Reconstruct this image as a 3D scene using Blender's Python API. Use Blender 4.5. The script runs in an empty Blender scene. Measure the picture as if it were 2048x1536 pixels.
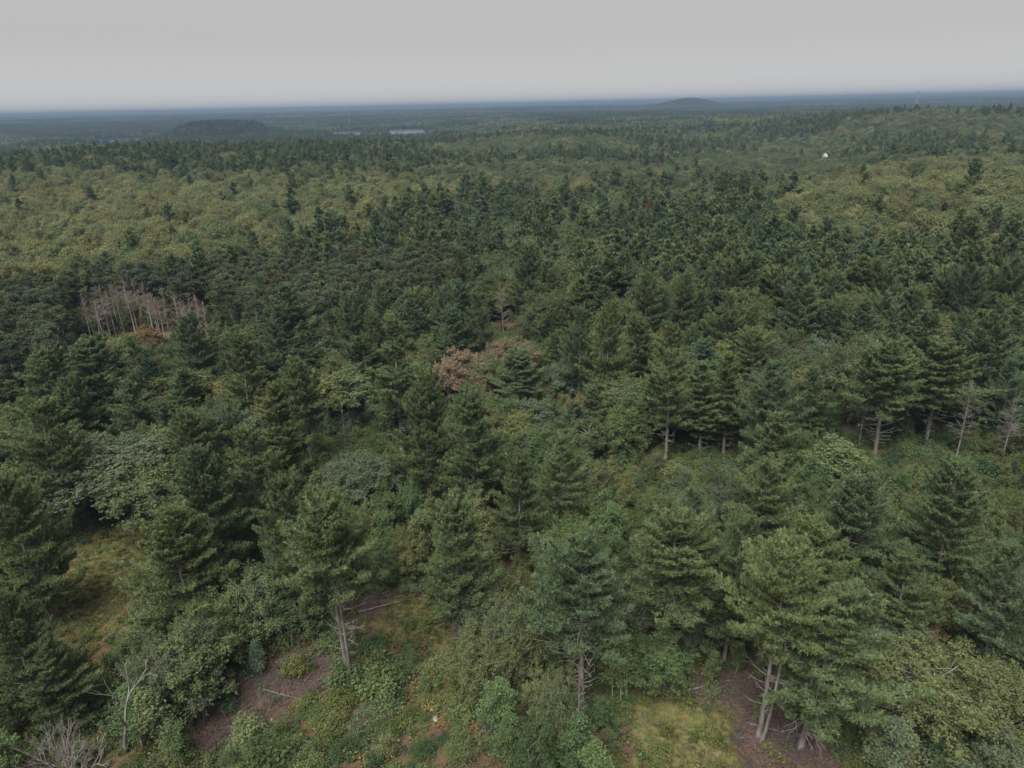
import bpy, math, random
import numpy as np

# ------------------------------------------------------------------ camera, sky, sun, exposure
scene = bpy.context.scene
COL = scene.collection
CAM_H = 50.0
PITCH = math.radians(21.45)
ROLL = math.radians(1.26)
FPX = 1422.0                                   # focal length in pixels of a 2048 px wide picture
FWD = np.array([0, math.cos(PITCH), -math.sin(PITCH)])
_r = np.array([1.0, 0, 0]); _u = np.array([0, math.sin(PITCH), math.cos(PITCH)])
RGT = _r * math.cos(ROLL) - _u * math.sin(ROLL)
UPV = _u * math.cos(ROLL) + _r * math.sin(ROLL)
CAM = np.array([0, 0, CAM_H])

cam_d = bpy.data.cameras.new('camera')
cam = bpy.data.objects.new('camera', cam_d); COL.objects.link(cam)
from mathutils import Matrix
cam.matrix_world = Matrix([[RGT[0], UPV[0], -FWD[0], 0], [RGT[1], UPV[1], -FWD[1], 0],
                           [RGT[2], UPV[2], -FWD[2], CAM_H], [0, 0, 0, 1]])
cam_d.sensor_width = 36.0
cam_d.lens = 36.0 * FPX / 2048.0
cam_d.clip_start = 0.5; cam_d.clip_end = 90000.0
scene.camera = cam

SUN_EL, SUN_AZ = math.radians(58), math.radians(205)   # azimuth clockwise from +Y
world = bpy.data.worlds.new('World'); scene.world = world
world.use_nodes = True
wn = world.node_tree; wn.nodes.clear()
sky = wn.nodes.new('ShaderNodeTexSky'); sky.sky_type = 'NISHITA'; sky.sun_disc = False
sky.sun_elevation = SUN_EL; sky.sun_rotation = SUN_AZ; sky.dust_density = 3.0
cloud = wn.nodes.new('ShaderNodeRGB'); cloud.outputs[0].default_value = (1.08, 1.067, 1.055, 1)
mixs = wn.nodes.new('ShaderNodeMix'); mixs.data_type = 'RGBA'; mixs.inputs['Factor'].default_value = 0.985
bg = wn.nodes.new('ShaderNodeBackground'); bg.inputs['Strength'].default_value = 0.1
wo = wn.nodes.new('ShaderNodeOutputWorld')
wtc = wn.nodes.new('ShaderNodeTexCoord'); wsx = wn.nodes.new('ShaderNodeSeparateXYZ'); wmr = wn.nodes.new('ShaderNodeMapRange')
wmr.interpolation_type = 'SMOOTHSTEP'
for i_, v_ in ((1, 0.0), (2, 0.09), (3, 1.24), (4, 1.0)): wmr.inputs[i_].default_value = v_
wsc = wn.nodes.new('ShaderNodeVectorMath'); wsc.operation = 'SCALE'
wn.links.new(wtc.outputs['Generated'], wsx.inputs[0]); wn.links.new(wsx.outputs['Z'], wmr.inputs[0])
wn.links.new(cloud.outputs[0], wsc.inputs[0]); wn.links.new(wmr.outputs[0], wsc.inputs['Scale'])
wn.links.new(sky.outputs[0], mixs.inputs['A']); wn.links.new(wsc.outputs[0], mixs.inputs['B'])
wn.links.new(mixs.outputs['Result'], bg.inputs['Color']); wn.links.new(bg.outputs[0], wo.inputs[0])

sd = bpy.data.lights.new('sun', 'SUN'); sd.energy = 1.5; sd.angle = math.radians(42); sd.color = (1.0, 0.97, 0.92)
sun = bpy.data.objects.new('sun', sd); COL.objects.link(sun)
from mathutils import Vector
sdir = Vector((math.sin(SUN_AZ) * math.cos(SUN_EL), math.cos(SUN_AZ) * math.cos(SUN_EL), math.sin(SUN_EL)))
sun.rotation_euler = sdir.to_track_quat('Z', 'Y').to_euler(); sun.location = (0, 0, 120)

vs = scene.view_settings
vs.view_transform = 'Standard'; vs.look = 'None'; vs.exposure = 2.25; vs.gamma = 1.0; vs.use_curve_mapping = False
scene.cycles.max_bounces = 5; scene.cycles.diffuse_bounces = 3; scene.cycles.glossy_bounces = 2
scene.cycles.transmission_bounces = 3; scene.cycles.volume_bounces = 0; scene.cycles.transparent_max_bounces = 4
scene.cycles.use_denoising = True
try:
    scene.cycles.denoiser = 'OPENIMAGEDENOISE'; scene.cycles.denoising_input_passes = 'RGB_ALBEDO_NORMAL'
    scene.cycles.denoising_prefilter = 'ACCURATE'
except Exception:
    pass
HAZE_DENSITY = 2.1e-4
HAZE_COLOR = (0.22, 0.305, 0.43)

# ------------------------------------------------------------------ pixel helpers (2048 x 1536 picture)
def ray(px, py):
    return FWD + RGT * ((px - 1024) / FPX) + UPV * ((768 - py) / FPX)
def ground_at(px, py, z=0.0):
    d = ray(px, py); t = (z - CAM_H) / d[2]
    return CAM + d * t
def project(P):
    P = np.asarray(P, float); v = P - CAM
    zf = v @ FWD; zf = np.where(zf < 0.5, 0.5, zf)
    return 1024 + FPX * (v @ RGT) / zf, 768 - FPX * (v @ UPV) / zf
def pip(px, py, poly):
    px = np.asarray(px); py = np.asarray(py); ins = np.zeros(px.shape, bool)
    n = len(poly); j = n - 1
    for i in range(n):
        xi, yi = poly[i]; xj, yj = poly[j]
        c = ((yi > py) != (yj > py)) & (px < (xj - xi) * (py - yi) / ((yj - yi) or 1e-9) + xi)
        ins ^= c; j = i
    return ins
def vnoise(x, y, seed=0):
    """smooth value noise, vectorised, 0..1"""
    x = np.asarray(x, float); y = np.asarray(y, float)
    xi = np.floor(x).astype(np.int64); yi = np.floor(y).astype(np.int64); fx = x - xi; fy = y - yi
    fx = fx * fx * (3 - 2 * fx); fy = fy * fy * (3 - 2 * fy)
    def h(a, b):
        n = (a * 374761393 + b * 668265263 + seed * 982451653) & 0x7fffffff
        n = ((n ^ (n >> 13)) * 1274126177) & 0x7fffffff
        return ((n ^ (n >> 16)) & 0xffff) / 65535.0
    a = h(xi, yi) * (1 - fx) + h(xi + 1, yi) * fx
    b = h(xi, yi + 1) * (1 - fx) + h(xi + 1, yi + 1) * fx
    return a * (1 - fy) + b * fy

# ------------------------------------------------------------------ terrain
def sstep(a, b, x):
    t = np.clip((x - a) / (b - a), 0, 1); return t * t * (3 - 2 * t)
LAKES = [(-28.9, -25.4, 1560, 2200), (-13.4, -10.6, 1500, 2230), (-9.2, -5.8, 1480, 2260)]
def terrain(x, y):
    x = np.asarray(x, float); y = np.asarray(y, float)
    D = np.hypot(x, y) + 1e-6; az = np.degrees(np.arctan2(x, y))
    z = np.zeros_like(D)
    z += (vnoise(x / 60, y / 60, 5) - 0.5) * 2.2 * sstep(40, 140, D)
    # ridge of oaks on the left, ground falling away behind it
    z += 9.0 * np.exp(-((D - 600) / 130) ** 2) * sstep(-3, -14, az) * sstep(-75, -60, az)
    z -= 12.0 * sstep(700, 1000, D) * sstep(4, -10, az) * sstep(3300, 2500, D)
    # knoll of oaks on the right, and the long ridge behind it
    z += 14.0 * np.exp(-((D - 300) / 62) ** 2) * np.exp(-((az - 36) / 11) ** 2)
    z += 15.0 * np.exp(-((D - 1020) / 260) ** 2) * sstep(12, 33, az) * sstep(75, 60, az)
    z += 9.0 * np.exp(-((D - 1350) / 200) ** 2) * sstep(8, 22, az) * sstep(75, 60, az)
    z += (vnoise(x / 150, y / 150, 6) - 0.5) * 10.0 * sstep(300, 520, D) * sstep(1150, 900, D)
    z += (vnoise(x / 260, y / 260, 16) - 0.5) * 16.0 * sstep(450, 800, D) * sstep(2400, 1600, D) * sstep(2, 20, az)
    # flat-topped wooded hill
    u = (az + 20.6) / 2.9; v = (D - 1950) / 260
    z += 24.0 * np.clip(1 - (np.abs(u) ** 3.2 + np.abs(v) ** 3), 0, 1) ** 0.6
    # far blue hill with a shoulder
    z += 52.0 * np.exp(-((az - 13.6) / 1.9) ** 2) * np.exp(-((D - 5000) / 600) ** 2)
    z += 26.0 * np.exp(-((az - 13.0) / 2.6) ** 2) * np.exp(-((D - 4200) / 500) ** 2)
    # low swells towards the horizon
    far = sstep(2800, 7000, D)
    z += far * ((vnoise(x / 1700, y / 1700, 11) - 0.5) * 22 + (vnoise(x / 600, y / 600, 12) - 0.5) * 9)
    z += sstep(6000, 14000, D) * 18 * sstep(14, 34, az)
    for a0, a1, d0, d1 in LAKES:
        m = sstep(a0 - 2, a0 - 0.3, az) * sstep(a1 + 2, a1 + 0.3, az) * sstep(d0 - 200, d0 - 30, D) * sstep(d1 + 200, d1 + 30, D)
        z = z * (1 - m) + m * (-12.0)
    return z
def in_lake(x, y):
    D = np.hypot(x, y); az = np.degrees(np.arctan2(x, y)); r = np.zeros(np.shape(D), bool)
    for a0, a1, d0, d1 in LAKES:
        wob = (vnoise(D / 60, az, 3) - .5) * 0.8
        r |= (az > a0 + wob) & (az < a1 + wob) & (D > d0) & (D < d1 + (vnoise(az * 2, D * 0, 9) - .5) * 120)
    return r

# ------------------------------------------------------------------ materials
def new_mat(name):
    m = bpy.data.materials.new(name); m.use_nodes = True; nt = m.node_tree; nt.nodes.clear()
    return m, nt, nt.nodes.new('ShaderNodeOutputMaterial')
def N(nt, t, **kw):
    n = nt.nodes.new(t)
    for k, v in kw.items(): setattr(n, k, v)
    return n
def foliage_mat(name, transl=0.25, rough=0.55, spec=0.25):
    """leaf colour comes from the tree's own tint; each tuft differs a little"""
    m, nt, out = new_mat(name)
    a = N(nt, 'ShaderNodeAttribute', attribute_type='INSTANCER', attribute_name='tint')
    s = N(nt, 'ShaderNodeAttribute', attribute_type='GEOMETRY', attribute_name='shade')
    vm = N(nt, 'ShaderNodeVectorMath', operation='MULTIPLY')
    nt.links.new(a.outputs['Vector'], vm.inputs[0]); nt.links.new(s.outputs['Vector'], vm.inputs[1])
    p = N(nt, 'ShaderNodeBsdfDiffuse')
    t = N(nt, 'ShaderNodeBsdfTranslucent'); mx = N(nt, 'ShaderNodeMixShader'); mx.inputs[0].default_value = transl
    nt.links.new(vm.outputs[0], p.inputs['Color']); nt.links.new(vm.outputs[0], t.inputs['Color'])
    nt.links.new(p.outputs[0], mx.inputs[1]); nt.links.new(t.outputs[0], mx.inputs[2]); nt.links.new(mx.outputs[0], out.inputs[0])
    return m
def wood_mat(name, c1, c2, scale=3.0):
    m, nt, out = new_mat(name)
    tc = N(nt, 'ShaderNodeTexCoord'); mp = N(nt, 'ShaderNodeMapping'); mp.inputs['Scale'].default_value = (1, 1, 0.25)
    no = N(nt, 'ShaderNodeTexNoise'); no.inputs['Scale'].default_value = scale; no.inputs['Detail'].default_value = 5
    mx = N(nt, 'ShaderNodeMix', data_type='RGBA'); mx.inputs['A'].default_value = (*c1, 1); mx.inputs['B'].default_value = (*c2, 1)
    p = N(nt, 'ShaderNodeBsdfPrincipled'); p.inputs['Roughness'].default_value = 0.9; p.inputs['Specular IOR Level'].default_value = 0.15
    cr = N(nt, 'ShaderNodeMapRange'); cr.inputs[1].default_value = 0.32; cr.inputs[2].default_value = 0.68
    nt.links.new(tc.outputs['Object'], mp.inputs[0]); nt.links.new(mp.outputs[0], no.inputs['Vector'])
    nt.links.new(no.outputs[0], cr.inputs[0]); nt.links.new(cr.outputs[0], mx.inputs['Factor'])
    nt.links.new(mx.outputs['Result'], p.inputs['Base Color']); nt.links.new(p.outputs[0], out.inputs[0])
    return m
M = {}
M['needle'] = foliage_mat('pine_needles', 0.27, 0.5, 0.22)
M['leaf'] = foliage_mat('broad_leaves', 0.25, 0.55, 0.25)
M['bark'] = wood_mat('bark', (0.10, 0.085, 0.075), (0.24, 0.215, 0.195))
M['pale_bark'] = wood_mat('pale_bark', (0.17, 0.16, 0.14), (0.30, 0.285, 0.255))
M['dead'] = wood_mat('dead_wood', (0.115, 0.10, 0.094), (0.23, 0.205, 0.192))
M['pink_dead'] = wood_mat('pinkish_dead_wood', (0.15, 0.115, 0.105), (0.27, 0.21, 0.195))
M['twig'] = wood_mat('dead_twigs', (0.075, 0.056, 0.052), (0.165, 0.132, 0.125))
M['rock'] = wood_mat('rock', (0.22, 0.21, 0.20), (0.42, 0.40, 0.385), 2.0)
M['paint'] = wood_mat('white_paint', (0.36, 0.36, 0.355), (0.45, 0.45, 0.44), 0.6)
M['shingle'] = wood_mat('grey_roofing', (0.32, 0.32, 0.33), (0.42, 0.42, 0.43), 0.8)
M['steel'] = wood_mat('galvanised_steel', (0.22, 0.23, 0.24), (0.34, 0.35, 0.36), 0.8)
def glass_mat():
    m, nt, out = new_mat('window_glass'); p = N(nt, 'ShaderNodeBsdfPrincipled')
    p.inputs['Base Color'].default_value = (0.03, 0.035, 0.04, 1); p.inputs['Roughness'].default_value = 0.1
    nt.links.new(p.outputs[0], out.inputs[0]); return m
M['glass'] = glass_mat()
def water_mat():
    m, nt, out = new_mat('water'); p = N(nt, 'ShaderNodeBsdfPrincipled')
    p.inputs['Base Color'].default_value = (0.03, 0.04, 0.05, 1); p.inputs['Roughness'].default_value = 0.18
    p.inputs['IOR'].default_value = 1.33
    no = N(nt, 'ShaderNodeTexNoise'); no.inputs['Scale'].default_value = 0.6
    bp = N(nt, 'ShaderNodeBump'); bp.inputs['Strength'].default_value = 0.02
    nt.links.new(no.outputs[0], bp.inputs['Height']); nt.links.new(bp.outputs[0], p.inputs['Normal'])
    nt.links.new(p.outputs[0], out.inputs[0]); return m
M['water'] = water_mat()
def ground_mat():
    m, nt, out = new_mat('forest_floor')
    geo = N(nt, 'ShaderNodeNewGeometry')
    def noise(scale, detail=6, rough=0.6):
        n = N(nt, 'ShaderNodeTexNoise'); n.inputs['Scale'].default_value = scale; n.inputs['Detail'].default_value = detail
        n.inputs['Roughness'].default_value = rough; nt.links.new(geo.outputs['Position'], n.inputs['Vector']); return n.outputs[0]
    def ramp(src, lo, hi):
        r = N(nt, 'ShaderNodeMapRange'); r.inputs[1].default_value = lo; r.inputs[2].default_value = hi
        nt.links.new(src, r.inputs[0]); return r.outputs[0]
    def mix(f, a, b):
        x = N(nt, 'ShaderNodeMix', data_type='RGBA')
        nt.links.new(f, x.inputs['Factor'])
        for s, v in (('A', a), ('B', b)):
            if isinstance(v, tuple): x.inputs[s].default_value = (*v, 1)
            else: nt.links.new(v, x.inputs[s])
        return x.outputs['Result']
    litter = mix(ramp(noise(0.9), 0.35, 0.65), (0.078, 0.037, 0.025), (0.130, 0.074, 0.050))
    litter = mix(ramp(noise(7.0, 4), 0.45, 0.7), litter, (0.125, 0.095, 0.074))
    moss = mix(ramp(noise(2.2), 0.3, 0.7), (0.055, 0.075, 0.028), (0.10, 0.105, 0.04))
    base = mix(ramp(noise(0.35, 5), 0.52, 0.66), litter, moss)
    grass = mix(ramp(noise(1.6, 6), 0.3, 0.7), (0.075, 0.088, 0.030), (0.15, 0.13, 0.058))
    grass = mix(ramp(noise(0.5, 5), 0.56, 0.72), grass, (0.19, 0.14, 0.085))
    at = N(nt, 'ShaderNodeAttribute', attribute_name='grass')
    near = mix(at.outputs['Fac'], base, grass)
    woods = mix(ramp(noise(0.012, 9, 0.75), 0.35, 0.65), (0.035, 0.045, 0.022), (0.085, 0.095, 0.045))
    af = N(nt, 'ShaderNodeAttribute', attribute_name='woods')
    col = mix(af.outputs['Fac'], near, woods)
    p = N(nt, 'ShaderNodeBsdfDiffuse')
    bp = N(nt, 'ShaderNodeBump'); bp.inputs['Strength'].default_value = 0.6; bp.inputs['Distance'].default_value = 0.15
    nt.links.new(noise(4.0, 6), bp.inputs['Height']); nt.links.new(bp.outputs[0], p.inputs['Normal'])
    nt.links.new(col, p.inputs['Color']); nt.links.new(p.outputs[0], out.inputs[0])
    return m
M['ground'] = ground_mat()

# ------------------------------------------------------------------ mesh helpers
def make_mesh(name, chunks, mats, smooth=False):
    """chunks: (V, F, material slot, shade per vertex or None)"""
    vs_, ls, starts, mi, sh = [], [], [], [], []
    vo = lo = 0
    for V, F, slot, shade in chunks:
        V = np.asarray(V, np.float32).reshape(-1, 3); F = np.asarray(F, np.int32)
        if len(F) == 0: continue
        k = F.shape[1]
        vs_.append(V); ls.append((F + vo).ravel()); starts.append(lo + np.arange(len(F)) * k)
        mi.append(np.full(len(F), slot, np.int32))
        if shade is None: shade = np.ones((len(V), 3), np.float32)
        shade = np.asarray(shade, np.float32)
        if shade.ndim == 1: shade = np.repeat(shade[:, None], 3, 1)
        sh.append(shade); vo += len(V); lo += F.size
    V = np.concatenate(vs_); L = np.concatenate(ls); S = np.concatenate(starts); MI = np.concatenate(mi)
    me = bpy.data.meshes.new(name)
    me.vertices.add(len(V)); me.vertices.foreach_set('co', V.ravel())
    me.loops.add(len(L)); me.loops.foreach_set('vertex_index', L.astype(np.int32))
    me.polygons.add(len(S)); me.polygons.foreach_set('loop_start', S.astype(np.int32))
    me.polygons.foreach_set('material_index', MI)
    if smooth: me.polygons.foreach_set('use_smooth', np.ones(len(S), bool))
    at = me.attributes.new('shade', 'FLOAT_VECTOR', 'POINT'); at.data.foreach_set('vector', np.concatenate(sh).ravel())
    for m in mats: me.materials.append(m)
    me.update(calc_edges=True)
    return me
def nrm(a):
    return a / (np.linalg.norm(a, axis=-1, keepdims=True) + 1e-9)
def tubes(P, R, sides=4):
    """P (B,n,3) centre lines, R (B,n) radii -> verts, quads"""
    P = np.asarray(P, float); R = np.asarray(R, float)
    if P.ndim == 2: P = P[None]; R = R[None]
    B, n, _ = P.shape
    T = np.gradient(P, axis=1); T = nrm(T)
    ref = np.where(np.abs(T[..., 2:3]) > 0.9, np.array([1.0, 0.05, 0]), np.array([0, 0.05, 1.0]))
    a = nrm(np.cross(T, ref)); b = np.cross(T, a)
    ang = np.arange(sides) * 2 * math.pi / sides
    V = P[:, :, None] + R[:, :, None, None] * (np.cos(ang)[:, None] * a[:, :, None] + np.sin(ang)[:, None] * b[:, :, None])
    idx = np.arange(B * n * sides).reshape(B, n, sides); nx = np.roll(idx, -1, 2)
    F = np.stack([idx[:, :-1], nx[:, :-1], nx[:, 1:], idx[:, 1:]], -1).reshape(-1, 4)
    return V.reshape(-1, 3), F
def box(c, s):
    c = np.array(c, float); s = np.array(s, float) / 2
    V = c + s * np.array([[-1,-1,-1],[1,-1,-1],[1,1,-1],[-1,1,-1],[-1,-1,1],[1,-1,1],[1,1,1],[-1,1,1]])
    return V, np.array([[0,3,2,1],[4,5,6,7],[0,1,5,4],[1,2,6,5],[2,3,7,6],[3,0,4,7]])

def blades(C, Dr, nb, l, w, rng, spread=0.55, up=0.3, var=0.16, face=0.55):
    n = len(C)
    d = nrm(Dr[:, None] * 0.75 + rng.normal(size=(n, nb, 3)) * spread + np.array([0, 0, up]))
    sd_ = nrm(np.cross(d, rng.normal(size=(n, nb, 3)) * face + np.array([0, 0, 1.0]))) * (w / 2)
    ln = l * rng.uniform(0.7, 1.25, (n, nb, 1))
    b = C[:, None] + rng.normal(size=(n, nb, 3)) * l * 0.14
    V = np.stack([b - sd_, b + sd_, b + d * ln], 2).reshape(-1, 3)
    F = np.arange(n * nb * 3).reshape(-1, 3)
    s = np.clip(rng.normal(1, var, (n, 1, 1)) * rng.normal(1, 0.10, (n, nb, 1)), 0.5, 1.7)
    hue = rng.normal(0, 0.05, (n, 1, 1))
    sh = np.concatenate([s * (1 + hue), s, s * (1 - hue)], -1)
    sh = np.repeat(sh.reshape(-1, 1, 3), 3, 1).reshape(-1, 3)
    return V, F, sh
def leaves(C, Nn, size, rng, var=0.11):
    n = len(C)
    u = nrm(np.cross(Nn, rng.normal(size=(n, 3)))); v = np.cross(Nn, u)
    L = size * np.exp(rng.normal(0, .3, (n, 1))) * 0.5; Wd = L * rng.uniform(0.5, 0.8, (n, 1))
    V = np.stack([C - u * L, C - v * Wd + u * L * .1, C + u * L, C + v * Wd + u * L * .1], 1).reshape(-1, 3)
    F = np.arange(n * 4).reshape(-1, 4)
    s = np.clip(rng.normal(1, var, (n, 1)), 0.45, 1.7); hue = rng.normal(0, 0.05, (n, 1))
    sh = np.concatenate([s * (1 + hue), s, s * (1 - hue)], -1)
    return V, F, np.repeat(sh[:, None], 4, 1).reshape(-1, 3)

# ------------------------------------------------------------------ tree models
class Model:
    def __init__(s, H, R): s.H = H; s.R = R; s.parts = []      # parts: (name, chunks, mats)
    def build(s, name):
        s.meshes = [(pn, make_mesh(name + '_' + pn, ch, ms, sm)) for pn, ch, ms, sm in s.parts]; return s
    def joined(s, name):
        ch, ms = [], []
        for pn, c, m, sm in s.parts:
            for V, F, sl, sh in c: ch.append((V, F, sl + len(ms), sh))
            ms += m
        return make_mesh(name, ch, ms)

def trunk_line(H, rng, lean=0.02, n=12, wig=0.10):
    t = np.linspace(0, 1, n); a = rng.uniform(0, 6.28); l = rng.uniform(0, lean) * H
    off = np.stack([np.cos(a) * l * t ** 1.5, np.sin(a) * l * t ** 1.5], 1)
    off += np.cumsum(rng.normal(0, wig, (n, 2)), 0) * np.linspace(0, .5, n)[:, None]
    return np.column_stack([off, t * H])

def pine(seed, H=18, R=4.8, cb=0.3, spacing=0.54, nbr=(4, 6), lets=12.0, nb=10, bl=0.31, bw=0.09, gap=0.08,
         dead=True, twin=False, blunt=0.7, irregular=0.24, kind='needle', lobe=None):
    rng = np.random.default_rng(seed); m = Model(H, R)
    tl = trunk_line(H, rng); tz = tl[:, 2]
    def axis(z): return np.array([np.interp(z, tz, tl[:, 0]), np.interp(z, tz, tl[:, 1]), z])
    r0 = H * 0.0135
    tr = np.interp(np.linspace(0, 1, 12), [0, .04, .1, 1], [r0 * 1.5, r0 * 1.1, r0, 0.03])
    tv = [tubes(tl, tr, 8)]
    if twin:
        t2 = tl.copy(); a = rng.uniform(0, 6.28); k = np.linspace(0, 1, 12)
        t2[:, 0] += np.cos(a) * (0.35 + 0.95 * np.sqrt(k)); t2[:, 1] += np.sin(a) * (0.35 + 0.95 * np.sqrt(k)); t2[:, 2] *= 0.86
        tv.append(tubes(t2, tr * 0.72, 7))
    m_tr = [(V, F, 0, None) for V, F in tv]
    zb = cb * H; z = zb; C, Dn, BP, BR, DP, DR = [], [], [], [], [], []
    asym = rng.uniform(0, 6.28); asym_k = rng.uniform(0, 0.22)
    az0 = rng.uniform(0, 6.28)
    def branch(z, az, L, el, foliage, thick):
        s = np.linspace(0, 1, 5)
        lift = (0.20 if foliage else 0.14) * L * s ** 2 - 0.06 * L * np.sin(s * math.pi)
        rr = L * s * math.cos(el); zz = z + L * s * math.sin(el) + lift
        wob = rng.normal(0, 0.03) * L * s ** 2
        ax = axis(min(z, H * .99))
        P = np.column_stack([ax[0] + rr * math.cos(az) - wob * math.sin(az), ax[1] + rr * math.sin(az) + wob * math.cos(az), zz])
        return P
    while z < H - 0.25:
        t = (z - zb) / (H - zb)
        prof = (1 - t) ** blunt * (0.62 + 0.38 * min(1, t / 0.22)) + 0.045
        if lobe is not None: prof *= 1 + lobe * math.sin(t * 9.0 + seed)
        n = rng.integers(nbr[0], nbr[1] + 1); az0 += rng.uniform(0.3, 1.2)
        wl = rng.uniform(0.78, 1.12)
        for k in range(n):
            if rng.random() < gap: continue
            az = az0 + k * 2 * math.pi / n + rng.normal(0, 0.2)
            L = max(0.35, R * prof * wl * (1 + asym_k * math.cos(az - asym)) * float(np.clip(rng.normal(1, irregular), 0.45, 1.45)))
            el = math.radians(float(np.interp(t, [0, .35, .75, 1], [-2, 12, 32, 62])) + rng.normal(0, 7))
            zz = z + rng.normal(0, spacing * .2)
            P = branch(zz, az, L, el, True, 0)
            BP.append(P); BR.append(np.interp(np.linspace(0, 1, 5), [0, 1], [0.012 + 0.011 * L, 0.008]))
            dP = nrm(P[-1] - P[-3]); hd = np.array([-math.sin(az), math.cos(az), 0])
            ns = max(3, int(L * lets * 0.62)); ss = rng.uniform(0.07 if L > 1.2 else 0.03, 1.0, ns) ** 0.85
            base = np.stack([np.interp(ss, np.linspace(0, 1, 5), P[:, i]) for i in range(3)], 1)
            side = np.where(rng.random(ns) < .5, -1, 1)[:, None]
            ld = nrm(dP * rng.uniform(0.5, 1.1, (ns, 1)) + hd * side * rng.uniform(0.3, 1.0, (ns, 1)) + np.array([0, 0, 1]) * rng.uniform(0.0, 0.4, (ns, 1)))
            ll = np.clip((0.42 * L * (1.05 - ss) + 0.28) * rng.uniform(0.6, 1.2, ns), 0.2, 1.25)[:, None]
            for q in (0.35, 0.7, 1.0):
                C.append(base + ld * ll * q + np.array([0, 0, 0.07]) * q * q); Dn.append(nrm(ld + np.array([0, 0, 0.25])))
            C.append(P[-1:] - dP * 0.1); Dn.append(dP[None])
        z += spacing * rng.uniform(0.75, 1.3)
    if dead and cb > 0.22:
        z = zb
        while z > zb * 0.30:
            for k in range(rng.integers(2, 5)):
                if rng.random() < 0.15: continue
                az = rng.uniform(0, 6.28); f = (z - zb * .3) / (zb * .7)
                L = R * rng.uniform(0.3, 0.95) * (0.35 + 0.65 * f)
                P = branch(z + rng.normal(0, .2), az, L, math.radians(rng.normal(4, 9)), False, 0)
                DP.append(P); DR.append(np.interp(np.linspace(0, 1, 5), [0, 1], [0.045, 0.012]))
                for j in range(4):
                    s0 = rng.uniform(.35, .95); b0 = np.array([np.interp(s0, np.linspace(0, 1, 5), P[:, i]) for i in range(3)])
                    dd = nrm(nrm(P[-1] - P[0]) + rng.normal(0, .5, 3)); l2 = L * rng.uniform(.15, .35)
                    DP.append(b0 + dd * l2 * np.linspace(0, 1, 5)[:, None]); DR.append(np.linspace(0.02, 0.008, 5))
            z -= rng.uniform(0.3, 0.6)
    C = np.concatenate(C); Dn = np.concatenate(Dn)
    V, F, sh = blades(C, Dn, nb, bl, bw, rng)
    V[:, 2] = np.maximum(V[:, 2], 0.05)
    bv, bf = tubes(BP, BR, 3)
    m_tr.append((bv, bf, 0, None))
    m.parts.append(('trunk', m_tr, [M['bark']], True))
    if DP: m.parts.append(('dead_branches', [(*tubes(DP, DR, 3), 0, None)], [M['pale_bark']], False))
    m.parts.append(('crown', [(V, F, 0, sh)], [M[kind]], False))
    return m

def red_pine(seed, H=16, R=2.9, n_cl=46, per=26, nb=9, bl=0.34, bw=0.13):
    """bare straight trunk, rounded tufty crown on top"""
    rng = np.random.default_rng(seed); m = Model(H, R)
    tl = trunk_line(H * 0.96, rng, 0.01)
    m_tr = [(*tubes(tl, np.interp(np.linspace(0, 1, 12), [0, .05, 1], [.26, .19, .04]), 7), 0, None)]
    zb = H * 0.52; C, Dn, BP, BR = [], [], [], []
    for i in range(n_cl):
        t = rng.uniform(0, 1); az = i * 2.4 + rng.normal(0, .3)
        rr = R * math.sqrt(max(0.02, 1 - (t * 1.0) ** 2.2)) * rng.uniform(0.55, 1.05) * (0.6 + .4 * min(1, t / .25))
        c = np.array([rr * math.cos(az), rr * math.sin(az), zb + t * (H - zb) * 0.97])
        z0 = max(zb * .96, c[2] - rr * 0.45); s = np.linspace(0, 1, 5)[:, None]
        p0 = np.array([np.interp(z0, tl[:, 2], tl[:, 0]), np.interp(z0, tl[:, 2], tl[:, 1]), z0])
        BP.append(p0 + (c - p0) * s - np.array([0, 0, .25]) * np.sin(s * math.pi)); BR.append(np.linspace(.05, .012, 5))
        q = nrm(rng.normal(size=(per, 3))) * rng.uniform(.2, 1, (per, 1)) * np.array([.85, .85, .55])
        C.append(c + q); Dn.append(nrm(q + np.array([0, 0, .7])))
    C = np.concatenate(C); Dn = np.concatenate(Dn)
    V, F, sh = blades(C, Dn, nb, bl, bw, rng, 0.6, 0.25)
    m_tr.append((*tubes(BP, BR, 3), 0, None))
    m.parts += [('trunk', m_tr, [M['bark']], True), ('crown', [(V, F, 0, sh)], [M['needle']], False)]
    return m

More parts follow.
